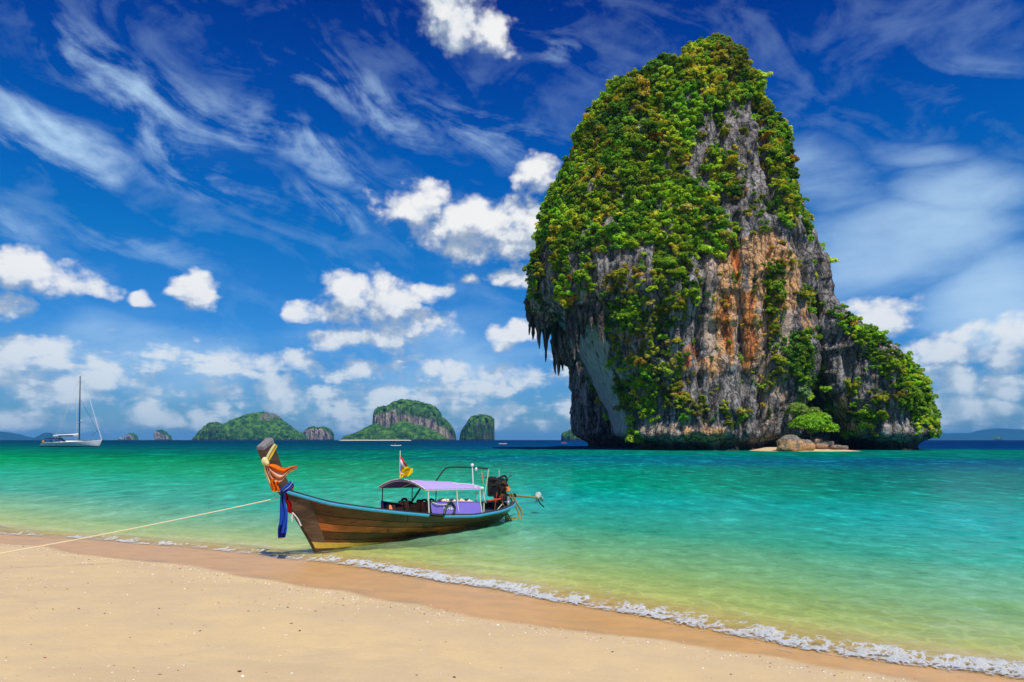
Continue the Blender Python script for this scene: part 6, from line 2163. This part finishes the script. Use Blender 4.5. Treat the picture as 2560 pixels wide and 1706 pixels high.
# ------------------------------------------------------------------ kayaks
def person_mesh(name, lean, arm, c_skin, c_top, parent=None, loc=(0, 0, 0), hat=None, rz=0.0):
    """a seated paddler, one continuous skinned body: legs forward, torso, head, both arms to the paddle"""
    v = [(0, 0, .12), (lean * .25, 0, .34), (lean * .5, 0, .56), (lean * .58, 0, .66), (lean * .66 + .02, 0, .76), (lean * .7 + .03, 0, .88),
         (.35, -.12, .20), (.75, -.12, .12), (.35, .12, .20), (.75, .12, .12),
         (lean * .5, -.21, .54), (lean * .5 + .16, -.28, .36), (lean * .5 + .40, -.22, .44 + arm),
         (lean * .5, .21, .54), (lean * .5 + .16, .28, .36), (lean * .5 + .40, .22, .44 - arm)]
    e = [(0, 1), (1, 2), (2, 3), (3, 4), (4, 5), (0, 6), (6, 7), (0, 8), (8, 9), (2, 10), (10, 11), (11, 12), (2, 13), (13, 14), (14, 15)]
    r = [.16, .14, .15, .06, .10, .09, .09, .06, .09, .06, .07, .05, .04, .07, .05, .04]
    me = bpy.data.meshes.new(name); me.from_pydata(v, e, [])
    o = bpy.data.objects.new('tmp', me); COL.objects.link(o)
    md = o.modifiers.new('s', 'SKIN')
    for i, q in enumerate(r):
        me.skin_vertices[0].data[i].radius = (q, q)
    me.skin_vertices[0].data[0].use_root = True
    sb = o.modifiers.new('d', 'SUBSURF'); sb.levels = 2
    dg = bpy.context.evaluated_depsgraph_get()
    res = bpy.data.meshes.new_from_object(o.evaluated_get(dg)); res.name = name
    bpy.data.objects.remove(o); bpy.data.meshes.remove(me)
    res.polygons.foreach_set('use_smooth', [True] * len(res.polygons))
    p = link(name, res, [c_skin], None, loc)
    p.rotation_euler = (0, 0, rz)
    tv_ = MB(); tv_.tube([(lean * .12, 0, .2), (lean * .3, 0, .38), (lean * .5, 0, .57)], [.19, .175, .185], 12); tv_.build('shirt', c_top, p)
    hd = MB(); hd.ball((lean * .7 + .01, 0, .915), (.105, .10, .075), 12, 7); hd.build('hat' if hat else 'hair', hat or M_BLACK, p)
    return p


M_SKIN = simple_mat('tanned_skin', (.48, .24, .14), .6, .3, .1, 5.0)
M_TOPR = simple_mat('orange_red_vest', (.70, .16, .05), .7, .2, .15, 6.0)
M_TOPK = simple_mat('dark_shirt', (.03, .03, .035), .7, .2, .15, 6.0)
M_PAD = simple_mat('paddle_blade', (.78, .80, .78), .4, .4, .05, 5.0)


def kayak(px, py, Yk, L, rz, paddlers, label, hullmat):
    p0 = at(px, py, Yk); p0.z = 0.0
    root = empty('kayak', p0, rz)
    tag(root, label, 'kayak')
    rows_ = []
    for q in range(21):
        u = q / 20; x = (u - .5) * L
        hb = .38 * math.sin(math.pi * min(max(u, .02), .98)) ** .7
        lift = .16 * abs(2 * u - 1) ** 3
        ring = []
        for j in range(10):
            a = 2 * math.pi * j / 10
            ring.append((x, hb * math.cos(a), .10 + lift + .17 * math.sin(a)))
        rows_.append(ring)
    b = MB(); b.add([p for r in rows_ for p in r], [tuple(f) for f in grid_faces(10, 21, wrap=True)] + [tuple(range(10)), tuple(range(200, 210))])
    b.build('hull', hullmat, root)
    for k, (dx, ln, ar, top, plabel, hat) in enumerate(paddlers):
        MB().box((dx - .22, 0, .34), (.10, .42, .26)).build('seat', M_BLACK, root, smooth=False)
        M_ = Matrix.Translation(p0) @ Matrix.Rotation(rz, 4, 'Z')
        pp_ = person_mesh('person', ln, ar, M_SKIN, top, None, tuple(M_ @ Vector((dx, 0, .12))), hat, rz)
        tag(pp_, plabel, 'person')
        c = M_ @ Vector((dx + ln * .5 + .40, 0, .56))
        pb = MB(); d = Vector((0, 1, 0)).lerp(Vector((0, 0, -1)), abs(ar) * 1.4).normalized() * (1 if ar > 0 else 1)
        d = Vector((.05, -.42 / .5, ar * 2.2)).normalized()
        pb.tube([-d * 1.05, d * 1.05], .022, 7)
        po = pb.build('paddle', M_PAD, None, tuple(c)); po.rotation_euler = (0, 0, rz)
        for s__ in (-1, 1):
            bl = MB(); bl.sheet([[d * s__ * (.85 + .42 * i / 4) + Vector((1, 0, 0)) * (.11 * (j - 1)) * math.sin(math.pi * (.2 + .7 * i / 4)) for j in range(3)] for i in range(5)], .02); bl.build('blade', M_PAD, po)
        tag(po, 'white-bladed paddle held by the ' + plabel[2:], 'paddle')


kayak(990, 1115.5, 300, 4.6, R(200), [(0, .55, -.20, M_TOPK, 'a person in dark clothes leaning forward in the white kayak', None)], 'white kayak on the blue water just behind the flag of the long-tail boat', M_WHITE)
kayak(1257, 1110.8, 430, 5.2, R(8), [(-1.1, .10, .16, M_TOPR, 'a person at the back of the two-seat kayak', None), (.9, .15, .18, M_TOPR, 'a person at the front of the two-seat kayak', None)], 'low two-seat kayak with two people far out right of the boat', M_WHITE)
kayak(1410, 1108.6, 540, 4.6, R(170), [(0, .2, -.12, M_TOPR, 'a person with a white hat in the orange kayak', M_WHITE)], 'small orange kayak beside the left foot of the great rock', M_ORANGE)

# ------------------------------------------------------------------ shells, coral bits and pebbles on the sand
rg = np.random.default_rng(77)
def scatter_sand(n, near_line):
    out_ = []
    while len(out_) < n:
        x = rg.uniform(-16, 9, 4000); y = rg.uniform(3.9, 17, 4000)
        s_, t_ = s_off(x, y)
        wl_ = np.interp(t_, _wt, _ws)
        d = s_ - wl_
        if near_line:
            ok = rg.random(4000) < np.exp(-((d + .22) / .24) ** 2) * (.35 + .65 * sstep(fbm(np.stack([t_ * .7, t_ * 0, t_ * 0], 1), 3, 5), -.3, .4))
        else:
            cl = fbm(np.stack([x * .35, y * .6, x * 0], 1), 3, 8)
            ok = (d < -.1) & (rg.random(4000) < .12 + .5 * sstep(cl, .0, .5))
        vis = (np.abs(x / y) < .95)
        out_ += list(np.stack([x, y], 1)[ok & vis])
    return np.array(out_[:n])


pts = np.concatenate([scatter_sand(1700, True), scatter_sand(1500, False)])
nn = len(pts)
size = np.concatenate([.003 + .009 * rg.random(1700) ** 3.0, .0035 + .012 * rg.random(1500) ** 3.5])
bmx = bmesh.new(); bmesh.ops.create_icosphere(bmx, subdivisions=1, radius=1.0)
iv = np.array([tuple(v.co) for v in bmx.verts]); bmx.faces.ensure_lookup_table()
iff = np.array([[v.index for v in f.verts] for f in bmx.faces]); bmx.free()
zz, _, _, _ = sand_height(pts[:, 0], pts[:, 1])
jit = 1 + .35 * (rg.random((nn, len(iv), 1)) - .5) * 2
sc_ = np.stack([size * (1 + .9 * rg.random(nn)), size * (.8 + .5 * rg.random(nn)), size * (.35 + .4 * rg.random(nn))], 1)
ang = rg.random(nn) * 6.283
q = iv[None] * jit * sc_[:, None, :]
qx_ = q[..., 0] * np.cos(ang)[:, None] - q[..., 1] * np.sin(ang)[:, None]
qy_ = q[..., 0] * np.sin(ang)[:, None] + q[..., 1] * np.cos(ang)[:, None]
VV = np.stack([qx_ + pts[:, 0:1], qy_ + pts[:, 1:2], q[..., 2] + (zz + sc_[:, 2] * .25)[:, None]], -1).reshape(-1, 3)
FF = (iff[None] + (np.arange(nn) * len(iv))[:, None, None]).reshape(-1, 3)
pal = np.array([(.82, .74, .62), (.70, .58, .42), (.055, .045, .04), (.40, .17, .05), (.88, .84, .78), (.30, .22, .16)])
pk = np.where(np.arange(nn) < 1700, rg.choice(6, nn, p=[.34, .22, .08, .12, .18, .06]), rg.choice(6, nn, p=[.30, .16, .24, .12, .12, .06]))
cc = np.repeat(pal[pk] * (.8 + .4 * rg.random((nn, 1))), len(iff), axis=0)
pm = np_mesh('shell_fragments', VV, FF, smooth=True)
c_attr(pm, 'leaf_colour', cc, 'FACE')
m, nt, out = new_mat('shell_fragments')
pbsdf(nt, out, nt.attr('leaf_colour', 'Color'), .7, .3)
tag(link('shell_fragments', pm, m), kind='stuff')
